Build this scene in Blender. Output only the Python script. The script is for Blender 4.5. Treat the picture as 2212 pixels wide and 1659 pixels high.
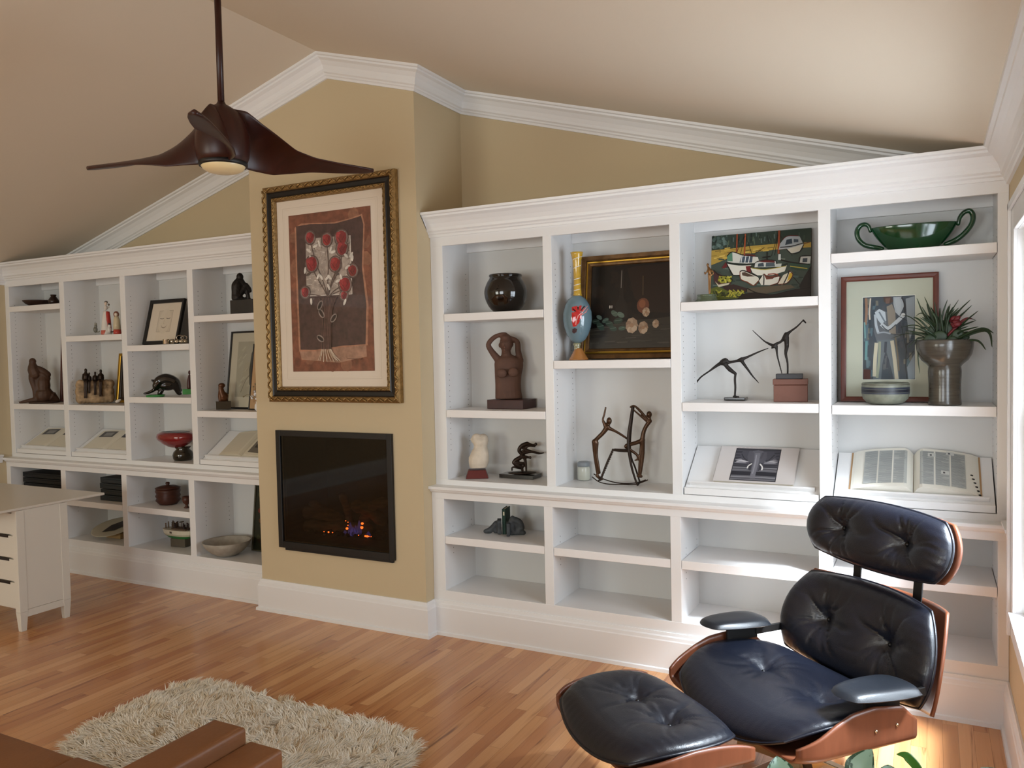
import bpy, math, random
import numpy as np
from mathutils import Vector, Matrix
for o in list(bpy.data.objects): bpy.data.objects.remove(o)
S = bpy.context.scene
COL = S.collection
R_ = random.Random(7)

# ---------------------------------------------------------------- camera
FPX = 1739.29
CAM = np.array([0.89353, -4.01993, 1.65])
YAW, PITCH, ROLL = 0.47978, 0.03829, -0.02124
def cam_axes():
    cy, sy, cp, sp = math.cos(YAW), math.sin(YAW), math.cos(PITCH), math.sin(PITCH)
    f = np.array([-sy*cp, cy*cp, -sp]); r = np.array([cy, sy, 0.]); u = np.cross(r, f)
    cr, sr = math.cos(ROLL), math.sin(ROLL)
    return cr*r+sr*u, -sr*r+cr*u, f
AR, AU, AF = cam_axes()
cd = bpy.data.cameras.new('camera'); cam = bpy.data.objects.new('camera', cd); COL.objects.link(cam)
cd.sensor_fit = 'HORIZONTAL'; cd.sensor_width = 36; cd.lens = 36*FPX/2212; cd.clip_start = .05; cd.clip_end = 100
m = Matrix.Identity(4)
for i in range(3):
    m[i][0] = AR[i]; m[i][1] = AU[i]; m[i][2] = -AF[i]; m[i][3] = CAM[i]
cam.matrix_world = m
S.camera = cam
def at(u, v, **k):
    """point of the room on the plane x=, y= or z= that the photo shows at (u, v)"""
    d = AR*((u-1106)/FPX) - AU*((v-829.5)/FPX) + AF
    a, val = list(k.items())[0]; i = 'xyz'.index(a)
    return Vector(CAM + d*((val-CAM[i])/d[i]))

# ---------------------------------------------------------------- world, lights, exposure
def srgb(h):
    if isinstance(h, (tuple, list)): c = [x/255 for x in h[:3]]
    else:
        h = h.lstrip('#'); c = [int(h[i:i+2], 16)/255 for i in (0, 2, 4)]
    return tuple((x/12.92 if x <= .04045 else ((x+.055)/1.055)**2.4) for x in c) + (1.,)
w = bpy.data.worlds.new('world'); S.world = w; w.use_nodes = True
nt = w.node_tree; bg = nt.nodes['Background']
bg.inputs[0].default_value = (.80, .90, 1.0, 1); bg.inputs[1].default_value = 1.7      # bright overcast sky
def area(name, loc, look, sx, sy, power, color, spread=180):
    l = bpy.data.lights.new(name, 'AREA'); l.shape = 'RECTANGLE'; l.size = sx; l.size_y = sy; l.energy = power; l.color = color
    l.spread = math.radians(spread)
    o = bpy.data.objects.new(name, l); COL.objects.link(o); o.location = loc
    d = Vector(look)-Vector(loc); o.rotation_euler = d.to_track_quat('-Z', 'Y').to_euler(); return o
# daylight entering by the side window (right wall) and by the windows behind the photographer
area('daylight_side_window', (1.45, -1.05, 1.45), (-.2, -1.0, .95), 1.4, 1.3, 48, (.80, .90, 1.0))
area('bright_sky_patch', (2.5, -1.3, 3.75), (.40, .0, .75), .6, .6, 250, (.80, .90, 1.0), 70)
area('daylight_rear_window', (-.6, -7.0, 1.5), (-1.0, 0, 1.6), 2.2, 1.5, 68, (.92, .97, 1.0))
area('daylight_far_window', (-3.9, -7.0, 1.5), (-3.4, 0, 1.5), 1.9, 1.5, 66, (1.0, .985, .83))
S.view_settings.view_transform = 'Standard'; S.view_settings.look = 'None'
S.view_settings.gamma = 1; S.view_settings.use_curve_mapping = False
S.view_settings.exposure = 0.05

# ---------------------------------------------------------------- materials
MATS = {}
def mat(name, col, rough=.5, metal=0., spec=.5, bump=0., bscale=60., var=0., vscale=6., coat=0., emit=None, estr=0., trans=0., ior=1.45, sheen=0., stretch=None, detail=4.):
    """principled material; col None = pigment from the 'Col' attribute"""
    if name in MATS: return MATS[name]
    M = bpy.data.materials.new(name); M.use_nodes = True; t = M.node_tree; b = t.nodes['Principled BSDF']
    I = b.inputs
    I['Roughness'].default_value = rough; I['Metallic'].default_value = metal; I['Specular IOR Level'].default_value = spec
    I['Coat Weight'].default_value = coat; I['Coat Roughness'].default_value = .08
    I['Transmission Weight'].default_value = trans; I['IOR'].default_value = ior
    I['Sheen Weight'].default_value = sheen
    tc = t.nodes.new('ShaderNodeTexCoord'); src = tc.outputs['Object']
    if stretch:
        mp = t.nodes.new('ShaderNodeMapping'); mp.inputs['Scale'].default_value = stretch; t.links.new(src, mp.inputs[0]); src = mp.outputs[0]
    if col is None:
        a = t.nodes.new('ShaderNodeAttribute'); a.attribute_name = 'Col'; cs = a.outputs['Color']
    else:
        rgb = t.nodes.new('ShaderNodeRGB'); rgb.outputs[0].default_value = srgb(col); cs = rgb.outputs[0]
    if var:
        n = t.nodes.new('ShaderNodeTexNoise'); n.inputs['Scale'].default_value = vscale; n.inputs['Detail'].default_value = detail
        t.links.new(src, n.inputs['Vector'])
        mr = t.nodes.new('ShaderNodeMapRange'); mr.inputs[1].default_value = .3; mr.inputs[2].default_value = .7
        mr.inputs[3].default_value = 1-var; mr.inputs[4].default_value = 1+var
        t.links.new(n.outputs['Fac'], mr.inputs[0])
        mx = t.nodes.new('ShaderNodeVectorMath'); mx.operation = 'SCALE'
        t.links.new(cs, mx.inputs[0]); t.links.new(mr.outputs[0], mx.inputs['Scale']); cs = mx.outputs[0]
    t.links.new(cs, I['Base Color'])
    if bump:
        n = t.nodes.new('ShaderNodeTexNoise'); n.inputs['Scale'].default_value = bscale; n.inputs['Detail'].default_value = 5
        t.links.new(src, n.inputs['Vector'])
        bp = t.nodes.new('ShaderNodeBump'); bp.inputs['Strength'].default_value = bump; bp.inputs['Distance'].default_value = .004
        t.links.new(n.outputs['Fac'], bp.inputs['Height']); t.links.new(bp.outputs[0], I['Normal'])
    if emit is not None:
        I['Emission Color'].default_value = srgb(emit); I['Emission Strength'].default_value = estr
    MATS[name] = M; return M

def thin_glass(name, k=.06, tint=(1, 1, 1, 1)):
    M = bpy.data.materials.new(name); M.use_nodes = True; t = M.node_tree
    for n in list(t.nodes):
        if n.type != 'OUTPUT_MATERIAL': t.nodes.remove(n)
    out = [n for n in t.nodes if n.type == 'OUTPUT_MATERIAL'][0]
    a = t.nodes.new('ShaderNodeBsdfTransparent'); a.inputs[0].default_value = tint
    g = t.nodes.new('ShaderNodeBsdfGlossy'); g.inputs['Roughness'].default_value = .03
    fr = t.nodes.new('ShaderNodeFresnel'); fr.inputs[0].default_value = 1.45
    ge = t.nodes.new('ShaderNodeNewGeometry'); iv = t.nodes.new('ShaderNodeMath'); iv.operation = 'SUBTRACT'; iv.inputs[0].default_value = 1; t.links.new(ge.outputs['Backfacing'], iv.inputs[1])
    mu = t.nodes.new('ShaderNodeMath'); mu.operation = 'MULTIPLY'; t.links.new(fr.outputs[0], mu.inputs[0]); t.links.new(iv.outputs[0], mu.inputs[1])
    mx = t.nodes.new('ShaderNodeMixShader'); t.links.new(mu.outputs[0], mx.inputs[0]); t.links.new(a.outputs[0], mx.inputs[1]); t.links.new(g.outputs[0], mx.inputs[2]); t.links.new(mx.outputs[0], out.inputs[0])
    return M

white = mat('white satin paint', '#E6E5E4', .32, bump=.02, bscale=30)
wallp = mat('tan wall paint', '#C6B493', .85, bump=.05, bscale=220)
ceilp = mat('cream ceiling paint', '#D9CCB8', .9, bump=.05, bscale=160)
pigment = mat('flat pigment', None, .75)
pigment_gloss = mat('pigment under varnish', None, .3)
pigment_var = mat('worn pigment', None, .6, var=.25, vscale=45)

# ---------------------------------------------------------------- mesh builder
class MB:
    def __init__(s): s.v = []; s.f = []; s.c = []; s.sm = []; s.col = (.8, .8, .8, 1); s.smooth = False
    def color(s, h): s.col = srgb(h); return s
    def add(s, vs, fs, smooth=None):
        b = len(s.v); s.v += [tuple(p) for p in vs]
        for f in fs:
            s.f.append(tuple(b+i for i in f)); s.c.append(s.col); s.sm.append(s.smooth if smooth is None else smooth)
        return s
    def box(s, x0, x1, y0, y1, z0, z1):
        v = [(x, y, z) for x in (x0, x1) for y in (y0, y1) for z in (z0, z1)]
        return s.add(v, [(0, 1, 3, 2), (4, 6, 7, 5), (0, 4, 5, 1), (2, 3, 7, 6), (0, 2, 6, 4), (1, 5, 7, 3)], False)
    def obox(s, o, U, V, W):
        """box spanned from corner o by the vectors U, V, W"""
        o, U, V, W = map(Vector, (o, U, V, W))
        v = [o+U*a+V*b+W*c for a in (0, 1) for b in (0, 1) for c in (0, 1)]
        return s.add(v, [(0, 1, 3, 2), (4, 6, 7, 5), (0, 4, 5, 1), (2, 3, 7, 6), (0, 2, 6, 4), (1, 5, 7, 3)], False)
    def prism(s, poly, ext, smooth=False):
        """polygon (3D points) extruded by ext"""
        n = len(poly); e = Vector(ext); p = [Vector(q) for q in poly]
        s.add(p+[q+e for q in p], [tuple(range(n))[::-1], tuple(range(n, 2*n))], False)
        b = len(s.v)-2*n
        for i in range(n):
            j = (i+1) % n; s.f.append((b+i, b+j, b+n+j, b+n+i)); s.c.append(s.col); s.sm.append(smooth)
        return s
    def lathe(s, prof, c, seg=28, axis=None, sx=1., sy=1., cap=True, x=None):
        """profile [(r, z)] round the vertical through c; axis tilts it"""
        c = Vector(c); q = axis.to_track_quat('Z', 'X') if axis is not None else None
        vs = []; fs = []
        for r, z in prof:
            for k in range(seg):
                a = 2*math.pi*k/seg; p = Vector((r*math.cos(a)*sx, r*math.sin(a)*sy, z))
                vs.append(c+(q @ p if q else p))
        for i in range(len(prof)-1):
            for k in range(seg):
                k2 = (k+1) % seg; fs.append((i*seg+k, i*seg+k2, (i+1)*seg+k2, (i+1)*seg+k))
        if cap: fs.append(tuple(range(seg))[::-1]); fs.append(tuple(range((len(prof)-1)*seg, len(prof)*seg)))
        return s.add(vs, fs, True)
    def tube(s, pts, rad, seg=10, flat=1., up=None, ends=True):
        """round tube through pts with radius (number or list); rounded ends"""
        pts = [Vector(p) for p in pts]; n = len(pts)
        rad = [rad]*n if not isinstance(rad, (list, tuple)) else list(rad)
        P = []; Rr = []
        if ends:
            d = (pts[0]-pts[1]).normalized()
            for a in (1.45, 1.0, .5): P.append(pts[0]+d*rad[0]*math.sin(a)); Rr.append(rad[0]*math.cos(a))
        P += pts; Rr += rad
        if ends:
            d = (pts[-1]-pts[-2]).normalized()
            for a in (.5, 1.0, 1.45): P.append(pts[-1]+d*rad[-1]*math.sin(a)); Rr.append(rad[-1]*math.cos(a))
        vs = []; fs = []; N = None
        for i in range(len(P)):
            a = P[max(i-1, 0)]; b = P[min(i+1, len(P)-1)]; t = (b-a)
            t = t.normalized() if t.length > 1e-9 else Vector((0, 0, 1))
            if N is None:
                N = Vector(up) if up is not None else (Vector((0, 1, 0)) if abs(t.y) < .9 else Vector((1, 0, 0)))
            N = N-t*N.dot(t)
            N = N.normalized() if N.length > 1e-6 else t.orthogonal().normalized()
            B = t.cross(N)
            for k in range(seg):
                w_ = 2*math.pi*k/seg; vs.append(P[i]+(N*math.cos(w_)*flat+B*math.sin(w_))*Rr[i])
        for i in range(len(P)-1):
            for k in range(seg):
                k2 = (k+1) % seg; fs.append((i*seg+k, i*seg+k2, (i+1)*seg+k2, (i+1)*seg+k))
        fs.append(tuple(range(seg))[::-1]); fs.append(tuple(range((len(P)-1)*seg, len(P)*seg)))
        return s.add(vs, fs, True)
    def ball(s, c, r, seg=14, rot=None):
        """ellipsoid, r = number or (rx, ry, rz)"""
        r = (r, r, r) if not isinstance(r, (list, tuple)) else r; c = Vector(c); vs = []; fs = []; h = seg//2+1
        for i in range(h+1):
            ph = math.pi*(i+.0)/h
            for k in range(seg):
                a = 2*math.pi*k/seg; sp = max(math.sin(ph), .02)
                p = Vector((r[0]*sp*math.cos(a), r[1]*sp*math.sin(a), -r[2]*math.cos(ph)))
                vs.append(c+(rot @ p if rot is not None else p))
        for i in range(h):
            for k in range(seg):
                k2 = (k+1) % seg; fs.append((i*seg+k, i*seg+k2, (i+1)*seg+k2, (i+1)*seg+k))
        fs.append(tuple(range(seg))[::-1]); fs.append(tuple(range(h*seg, (h+1)*seg)))
        return s.add(vs, fs, True)
    def grid(s, fn, nu, nv, smooth=True, wrap=False):
        vs = [fn(i/(nu-1), j/(nv-1)) for j in range(nv) for i in range(nu)]
        fs = [(j*nu+i, j*nu+i+1, (j+1)*nu+i+1, (j+1)*nu+i) for j in range(nv-1) for i in range(nu-1)]
        return s.add(vs, fs, smooth)
    def build(s, name, material, parent=None, loc=None, bevel=0., bseg=2, remesh=0., subd=0, solid=0., smoothit=0, weight=True):
        me = bpy.data.meshes.new(name)
        off = Vector(loc) if loc is not None else (wloc(parent) if parent is not None else Vector((0, 0, 0)))
        me.from_pydata([(p[0]-off.x, p[1]-off.y, p[2]-off.z) for p in s.v], [], s.f)
        me.materials.append(material)
        ca = me.color_attributes.new('Col', 'FLOAT_COLOR', 'CORNER')
        arr = np.repeat(np.array(s.c, dtype=np.float32), [len(f) for f in s.f], axis=0).ravel()
        ca.data.foreach_set('color', arr)
        me.polygons.foreach_set('use_smooth', s.sm)
        me.update()
        o = bpy.data.objects.new(name, me); COL.objects.link(o)
        if parent is not None: o.parent = parent
        elif loc is not None: o.location = loc
        if solid: md = o.modifiers.new('s', 'SOLIDIFY'); md.thickness = solid; md.offset = 0
        if bevel:
            md = o.modifiers.new('b', 'BEVEL'); md.width = bevel; md.segments = bseg; md.limit_method = 'ANGLE'; md.angle_limit = math.radians(40)
        if remesh:
            md = o.modifiers.new('r', 'REMESH'); md.mode = 'VOXEL'; md.voxel_size = remesh; md.use_smooth_shade = True
            if smoothit: sm = o.modifiers.new('sm', 'SMOOTH'); sm.iterations = smoothit; sm.factor = .5
        if subd: md = o.modifiers.new('u', 'SUBSURF'); md.levels = subd; md.render_levels = subd
        return o
WL = {}
def wloc(o):
    p = Vector((0, 0, 0))
    while o is not None: p += o.location; o = o.parent
    return p
def tag(o, label=None, cat=None, group=None, kind=None):
    if label: o['label'] = label
    if cat: o['category'] = cat
    if group: o['group'] = group
    if kind: o['kind'] = kind
    return o
def thing(name, loc, label, cat, group=None):
    o = bpy.data.objects.new(name, None); COL.objects.link(o); o.location = loc; o.empty_display_size = .05
    return tag(o, label, cat, group)
def struct(mb, name, m_, **k): return tag(mb.build(name, m_, **k), kind='structure')
def lerp(a, b, t): return a+(b-a)*t
def spline(pts, n=6):
    """Catmull-Rom through the points"""
    P = [Vector(p) for p in pts]; out = []
    for i in range(len(P)-1):
        p0 = P[max(i-1, 0)]; p1 = P[i]; p2 = P[i+1]; p3 = P[min(i+2, len(P)-1)]
        for k in range(n):
            t = k/n
            out.append(.5*((2*p1)+(p2-p0)*t+(2*p0-5*p1+4*p2-p3)*t*t+(3*p1-p0-3*p2+p3)*t**3))
    out.append(P[-1]); return out
def interp(vals, n):
    """resample a list of numbers like spline() does"""
    out = []
    for i in range(len(vals)-1):
        for k in range(n): out.append(lerp(vals[i], vals[i+1], k/n))
    out.append(vals[-1]); return out
class Flat:
    """painted marks lying on a flat panel: origin o, unit vectors U, V and normal N"""
    def __init__(s, mb, o, U, V, W, H):
        s.mb = mb; s.o = Vector(o); s.U = Vector(U).normalized(); s.V = Vector(V).normalized(); s.N = s.U.cross(s.V)
        s.W = W; s.H = H; s.k = 0
    def P(s, a, b): return s.o+s.U*(a*s.W)+s.V*(b*s.H)+s.N*(.0003+s.k*.00002)
    def poly(s, pts, col, up=1):
        s.k += up; s.mb.color(col); s.mb.add([s.P(*p) for p in pts], [tuple(range(len(pts)))], False)
    def rect(s, a0, b0, a1, b1, col): s.poly([(a0, b0), (a1, b0), (a1, b1), (a0, b1)], col)
    def disc(s, a, b, r, col, ry=None, n=14, rot=0.):
        """r in fractions of the width"""
        ry = r if ry is None else ry; q = s.W/s.H; pts = []
        for k in range(n):
            t = 2*math.pi*k/n; x = r*math.cos(t); y = ry*math.sin(t)
            pts.append((a+x*math.cos(rot)-y*math.sin(rot), b+(x*math.sin(rot)+y*math.cos(rot))*q))
        s.poly(pts, col)
    def stroke(s, pts, wd, col, n=4, taper=False):
        """line of width wd (fraction of the panel's width)"""
        sp = [ (p.x, p.y) for p in spline([Vector((a, b, 0)) for a, b in pts], n)] if n > 1 else pts
        s.k += 1; s.mb.color(col); vs = []; q = s.W/s.H; N_ = len(sp)
        for i, (a, b) in enumerate(sp):
            a0, b0 = sp[max(i-1, 0)]; a1, b1 = sp[min(i+1, N_-1)]
            dx = (a1-a0); dy = (b1-b0)/q; L = math.hypot(dx, dy) or 1
            h = wd/2*(1 if not taper else math.sin(math.pi*(i+.4)/(N_-.2)))
            vs += [s.P(a-dy/L*h, b+dx/L*h*q), s.P(a+dy/L*h, b-dx/L*h*q)]
        s.mb.add(vs, [(2*i, 2*i+1, 2*i+3, 2*i+2) for i in range(N_-1)], False)
# ---------------------------------------------------------------- measures of the room (metres; z up, bookcase face on y = 0)
XL, XR = -5.93, 1.19
YF = -7.2                      # wall behind the photographer
YB = .38
RIDX, RIDZ, SL = -2.343, 3.467, .2873
def ceil_z(x): return RIDZ-SL*abs(x-RIDX)
CHL, CHR, CHY = -3.011, -1.7227, -.1345
ZT, ZC = 2.285, 2.472          # top of the openings, top of the bookcases

# floor: strip oak boards running towards the bookcases
def floor_mat():
    M = bpy.data.materials.new('oak strip floor'); M.use_nodes = True; t = M.node_tree; b = t.nodes['Principled BSDF']; N = t.nodes.new; L = t.links.new
    tc = N('ShaderNodeTexCoord'); sp = N('ShaderNodeSeparateXYZ'); L(tc.outputs['Object'], sp.inputs[0])
    def mth(op, a, b_=None, c_=None):
        n = N('ShaderNodeMath'); n.operation = op
        for i, q in enumerate((a, b_, c_)):
            if q is None: continue
            if isinstance(q, (int, float)): n.inputs[i].default_value = q
            else: L(q, n.inputs[i])
        return n.outputs[0]
    X = mth('DIVIDE', sp.outputs[0], .0585); row = mth('FLOOR', X); fx = mth('FRACT', X)
    wn = N('ShaderNodeTexWhiteNoise'); wn.noise_dimensions = '1D'; L(row, wn.inputs['W'])
    Y = mth('ADD', mth('DIVIDE', sp.outputs[1], .78), mth('MULTIPLY', wn.outputs['Value'], 7.3)); col = mth('FLOOR', Y); fy = mth('FRACT', Y)
    cb = N('ShaderNodeCombineXYZ'); L(row, cb.inputs[0]); L(col, cb.inputs[1])
    w2 = N('ShaderNodeTexWhiteNoise'); w2.noise_dimensions = '2D'; L(cb.outputs[0], w2.inputs['Vector'])
    # grain: noise drawn out along the board, moved per board
    mp = N('ShaderNodeMapping'); mp.inputs['Scale'].default_value = (34, 1.6, 1); L(tc.outputs['Object'], mp.inputs[0])
    ad = N('ShaderNodeVectorMath'); ad.operation = 'MULTIPLY_ADD'; L(w2.outputs['Color'], ad.inputs[0]); ad.inputs[1].default_value = (20, 20, 20); L(mp.outputs[0], ad.inputs[2])
    n1 = N('ShaderNodeTexNoise'); n1.inputs['Scale'].default_value = 1.3; n1.inputs['Detail'].default_value = 6; n1.inputs['Distortion'].default_value = .6; L(ad.outputs[0], n1.inputs['Vector'])
    r1 = N('ShaderNodeValToRGB'); e = r1.color_ramp.elements
    e[0].position = 0; e[0].color = srgb('#B6784A'); e[1].position = 1; e[1].color = srgb('#DAA370')
    q = e.new(.35); q.color = srgb('#C48856'); q = e.new(.7); q.color = srgb('#CE9662')
    L(w2.outputs['Value'], r1.inputs[0])
    r2 = N('ShaderNodeValToRGB'); e = r2.color_ramp.elements
    e[0].position = .27; e[0].color = srgb('#6E4024'); e[1].position = .5; e[1].color = (1, 1, 1, 1); q = e.new(.37); q.color = (.78, .72, .66, 1); q = e.new(.8); q.color = (.9, .86, .8, 1)
    L(n1.outputs['Fac'], r2.inputs[0])
    mx = N('ShaderNodeMix'); mx.data_type = 'RGBA'; mx.blend_type = 'MULTIPLY'; mx.inputs[0].default_value = .75
    L(r1.outputs[0], mx.inputs[6]); L(r2.outputs[0], mx.inputs[7])
    ed = mth('MAXIMUM', mth('LESS_THAN', fx, .025), mth('LESS_THAN', fy, .0022))
    m2 = N('ShaderNodeMix'); m2.data_type = 'RGBA'; L(mth('MULTIPLY', ed, .55), m2.inputs[0]); L(mx.outputs[2], m2.inputs[6]); m2.inputs[7].default_value = srgb('#5A341C')
    L(m2.outputs[2], b.inputs['Base Color'])
    b.inputs['Roughness'].default_value = .27; b.inputs['Coat Weight'].default_value = .25; b.inputs['Coat Roughness'].default_value = .12
    bp = N('ShaderNodeBump'); bp.inputs['Strength'].default_value = .25; bp.inputs['Distance'].default_value = .002; bp.invert = True; L(ed, bp.inputs['Height']); L(bp.outputs[0], b.inputs['Normal'])
    return M
struct(MB().box(XL-.1, XR+.1, YF-.1, .6, -.1, 0), 'floor', floor_mat())

# ceiling: two slopes meeting in a ridge, one slab
m_ = MB()
pr_ = [(XL-.15, ceil_z(XL-.15)), (RIDX, RIDZ), (XR+.15, ceil_z(XR+.15)), (XR+.15, ceil_z(XR+.15)+.15), (RIDX, RIDZ+.15), (XL-.15, ceil_z(XL-.15)+.15)]
m_.prism([(x, YF-.1, z) for x, z in pr_], (0, .6-YF+.1, 0))
struct(m_, 'ceiling', ceilp)

def wall_poly(name, pts, ext, mt=wallp): return struct(MB().prism(pts, ext), name, mt)
# gable wall: recessed parts left and right of the chimney breast
wall_poly('wall_back_left', [(XL-.1, YB, 0), (CHL+.05, YB, 0), (CHL+.05, YB, ceil_z(CHL+.05)+.03), (XL-.1, YB, ceil_z(XL-.1)+.03)], (0, .1, 0))
wall_poly('wall_back_right', [(CHR-.05, YB, 0), (XR+.1, YB, 0), (XR+.1, YB, ceil_z(XR+.1)+.03), (CHR-.05, YB, ceil_z(CHR-.05)+.03)], (0, .1, 0))
# chimney breast with the firebox opening
FX0, FX1, FZ0, FZ1 = -2.80, -1.955, .475, 1.16
m_ = MB(); c_ = .03
m_.box(CHL, FX0, CHY, YB+.05, 0, 2.0).box(FX1, CHR, CHY, YB+.05, 0, 2.0)
m_.box(FX0, FX1, CHY, YB+.05, 0, FZ0).box(FX0, FX1, CHY, YB+.05, FZ1, 2.0)
m_.box(FX0, FX1, .3, YB+.05, FZ0, FZ1)
m_.prism([(CHL, CHY, 2.0), (CHR, CHY, 2.0), (CHR, CHY, ceil_z(CHR)+c_), (RIDX, CHY, RIDZ+c_), (CHL, CHY, ceil_z(CHL)+c_)], (0, YB+.05-CHY, 0))
struct(m_, 'wall_chimney', wallp)
# side walls and the wall behind the photographer
# right wall with its window opening
WY0, WY1, WZ0, WZ1 = -1.75, -.40, .60, 2.08
m_ = MB(); zt = ceil_z(XR)+.04
m_.box(XR, XR+.14, WY1, .5, 0, zt).box(XR, XR+.14, YF-.1, WY0, 0, zt).box(XR, XR+.14, WY0, WY1, 0, WZ0).box(XR, XR+.14, WY0, WY1, WZ1, zt)
struct(m_, 'wall_right', wallp)
struct(MB().box(XL-.14, XL, YF-.1, .5, 0, zt), 'wall_left', wallp)
# rear wall: gable with two windows
m_ = MB(); y0 = YF
RW = [(-4.9, -3.0, .75, 2.3), (-1.7, .55, .75, 2.3)]
xs = [XL-.1, RW[0][0], RW[0][1], RW[1][0], RW[1][1], XR+.1]
for a, b_ in ((0, 1), (2, 3), (4, 5)): m_.box(xs[a], xs[b_], y0-.14, y0, 0, 2.3)
for x0, x1, z0, z1 in RW: m_.box(x0, x1, y0-.14, y0, 0, z0)
m_.prism([(XL-.1, y0, 2.3), (XR+.1, y0, 2.3), (XR+.1, y0, ceil_z(XR+.1)+.02), (RIDX, y0, RIDZ+.02), (XL-.1, y0, ceil_z(XL-.1)+.02)], (0, -.14, 0))
struct(m_, 'wall_front', wallp)
glass = None
def window_y(name, y, x0, x1, z0, z1):
    m_ = MB()
    for a, b_ in ((x0, x0+.05), (x1-.05, x1), ((x0+x1)/2-.03, (x0+x1)/2+.03)): m_.box(a, b_, y-.1, y-.05, z0, z1)
    for a, b_ in ((z0, z0+.05), (z1-.05, z1), ((z0+z1)/2-.02, (z0+z1)/2+.02)): m_.box(x0, x1, y-.1, y-.05, a, b_)
    for a, b_, c, d in ((x0-.09, x0, z0-.09, z1+.09), (x1, x1+.09, z0-.09, z1+.09), (x0, x1, z0-.09, z0), (x0, x1, z1, z1+.09)): m_.box(a, b_, y, y+.02, c, d)
    o = struct(m_, name, white); MB().box(x0+.03, x1-.03, y-.078, y-.075, z0+.03, z1-.03).build('window_pane', thin_glass('window glass'), o)
    return o
for i, (x0, x1, z0, z1) in enumerate(RW): window_y('window_%d' % (i+2), YF, x0, x1, z0, z1)
# window_1 in the right wall: casing, jamb, sashes, glass
m_ = MB(); X = XR; cw = .115
for a, b_, c, d in ((WY1, WY1+cw, WZ0-cw, WZ1+cw), (WY0-cw, WY0, WZ0-cw, WZ1+cw), (WY0, WY1, WZ1, WZ1+cw), (WY0, WY1, WZ0-cw, WZ0)):
    m_.box(X-.016, X, a, b_, c, d)
for a, b_, c, d in ((WY1+cw-.03, WY1+cw, WZ0-cw, WZ1+cw), (WY0-cw, WY0-cw+.03, WZ0-cw, WZ1+cw), (WY0-cw, WY1+cw, WZ1+cw-.03, WZ1+cw)):
    m_.box(X-.028, X-.016, a, b_, c, d)
win = struct(m_, 'window_1', white, bevel=.003)
m_ = MB()
for a, b_ in ((WY0, WY0+.05), (WY1-.05, WY1), ((WY0+WY1)/2-.035, (WY0+WY1)/2+.035)): m_.box(X+.03, X+.075, a, b_, WZ0, WZ1)
for a, b_ in ((WZ0, WZ0+.05), (WZ1-.05, WZ1), ((WZ0+WZ1)/2-.022, (WZ0+WZ1)/2+.022)): m_.box(X+.032, X+.073, WY0, WY1, a, b_)
m_.build('window_sash', white, win)
m_ = MB(); m_.box(X-.001, X+.135, WY1-.001, WY1+.012, WZ0, WZ1).box(X-.001, X+.135, WY0-.012, WY0+.001, WZ0, WZ1).box(X-.001, X+.135, WY0, WY1, WZ1-.001, WZ1+.012).box(X-.03, X+.135, WY0, WY1, WZ0-.012, WZ0+.004)
m_.build('window_jamb', white, win)
MB().box(X+.05, X+.054, WY0+.03, WY1-.03, WZ0+.03, WZ1-.03).build('window_pane', thin_glass('window glass'), win)

# ---- mouldings: profile (offset from the wall, drop from the ceiling)
CROWN = [(0, .135), (.012, .135), (.014, .122), (.022, .116), (.024, .108), (.034, .10), (.036, .085), (.045, .062), (.064, .038), (.083, .027), (.085, .017), (.098, .013), (.1, 0)]
def sweep(mb, prof, path, zf, closed=False):
    """path: [(x, y)] on the wall line, room on the LEFT of travel; mitred corners; zf(x, y, drop) gives z"""
    n = len(path); P = [Vector((p[0], p[1], 0)) for p in path]; vs = []; k = len(prof)
    for i in range(n):
        if i == 0: d1 = d2 = (P[1]-P[0]).normalized()
        elif i == n-1: d1 = d2 = (P[-1]-P[-2]).normalized()
        else: d1 = (P[i]-P[i-1]).normalized(); d2 = (P[i+1]-P[i]).normalized()
        n1 = Vector((-d1.y, d1.x, 0)); n2 = Vector((-d2.y, d2.x, 0)); nn = (n1+n2)
        nn = nn/(1+n1.dot(n2))
        for o, d in prof:
            q = P[i]+nn*o; vs.append((q.x, q.y, zf(q.x, q.y, d)))
    fs = [(i*k+j, i*k+j+1, (i+1)*k+j+1, (i+1)*k+j) for i in range(n-1) for j in range(k-1)]
    fs += [tuple(range(k)), tuple(range((n-1)*k, n*k))[::-1]]
    mb.add(vs, fs, False); return mb
def zc(x, y, d): return ceil_z(x)-d
# travel with the room on the left: from right to left along the back
m_ = sweep(MB(), CROWN, [(XR, YB), (CHR, YB), (CHR, CHY), (RIDX, CHY), (CHL, CHY), (CHL, YB), (XL, YB)], zc)
struct(m_, 'trim_1', white)
m_ = sweep(MB(), CROWN, [(XR, YF), (XR, .0)], lambda x, y, d: ceil_z(XR)+.0+(x-XR)*-SL-d)
struct(m_, 'trim_2', white)
m_ = sweep(MB(), CROWN, [(XL, .0), (XL, YF)], lambda x, y, d: ceil_z(x)-d)
struct(m_, 'trim_3', white)
RAIL = [(0, .0), (.012, .0), (.014, .012), (.02, .03), (.02, .045), (.032, .052), (.034, .066), (.0, .07)]
struct(sweep(MB(), RAIL, [(XR, WY1+cw), (XR, -.085)], lambda x, y, d: .835+d), 'trim_4', white)
struct(sweep(MB(), RAIL, [(XL, -.085), (XL, YF)], lambda x, y, d: .835+d), 'trim_5', white)
BASE = [(0, .205), (.008, .205), (.011, .19), (.017, .183), (.019, .168), (.022, .162), (.022, .022), (.032, .018), (.034, 0), (0, 0)]
def zb(x, y, d): return d
struct(sweep(MB(), BASE, [(CHR, -.055), (CHR, CHY), (CHL, CHY), (CHL, -.055)], zb), 'baseboard_chimney', white)
struct(sweep(MB(), BASE, [(XR, YF), (XR, -.06)], zb), 'baseboard_right', white)
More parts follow.
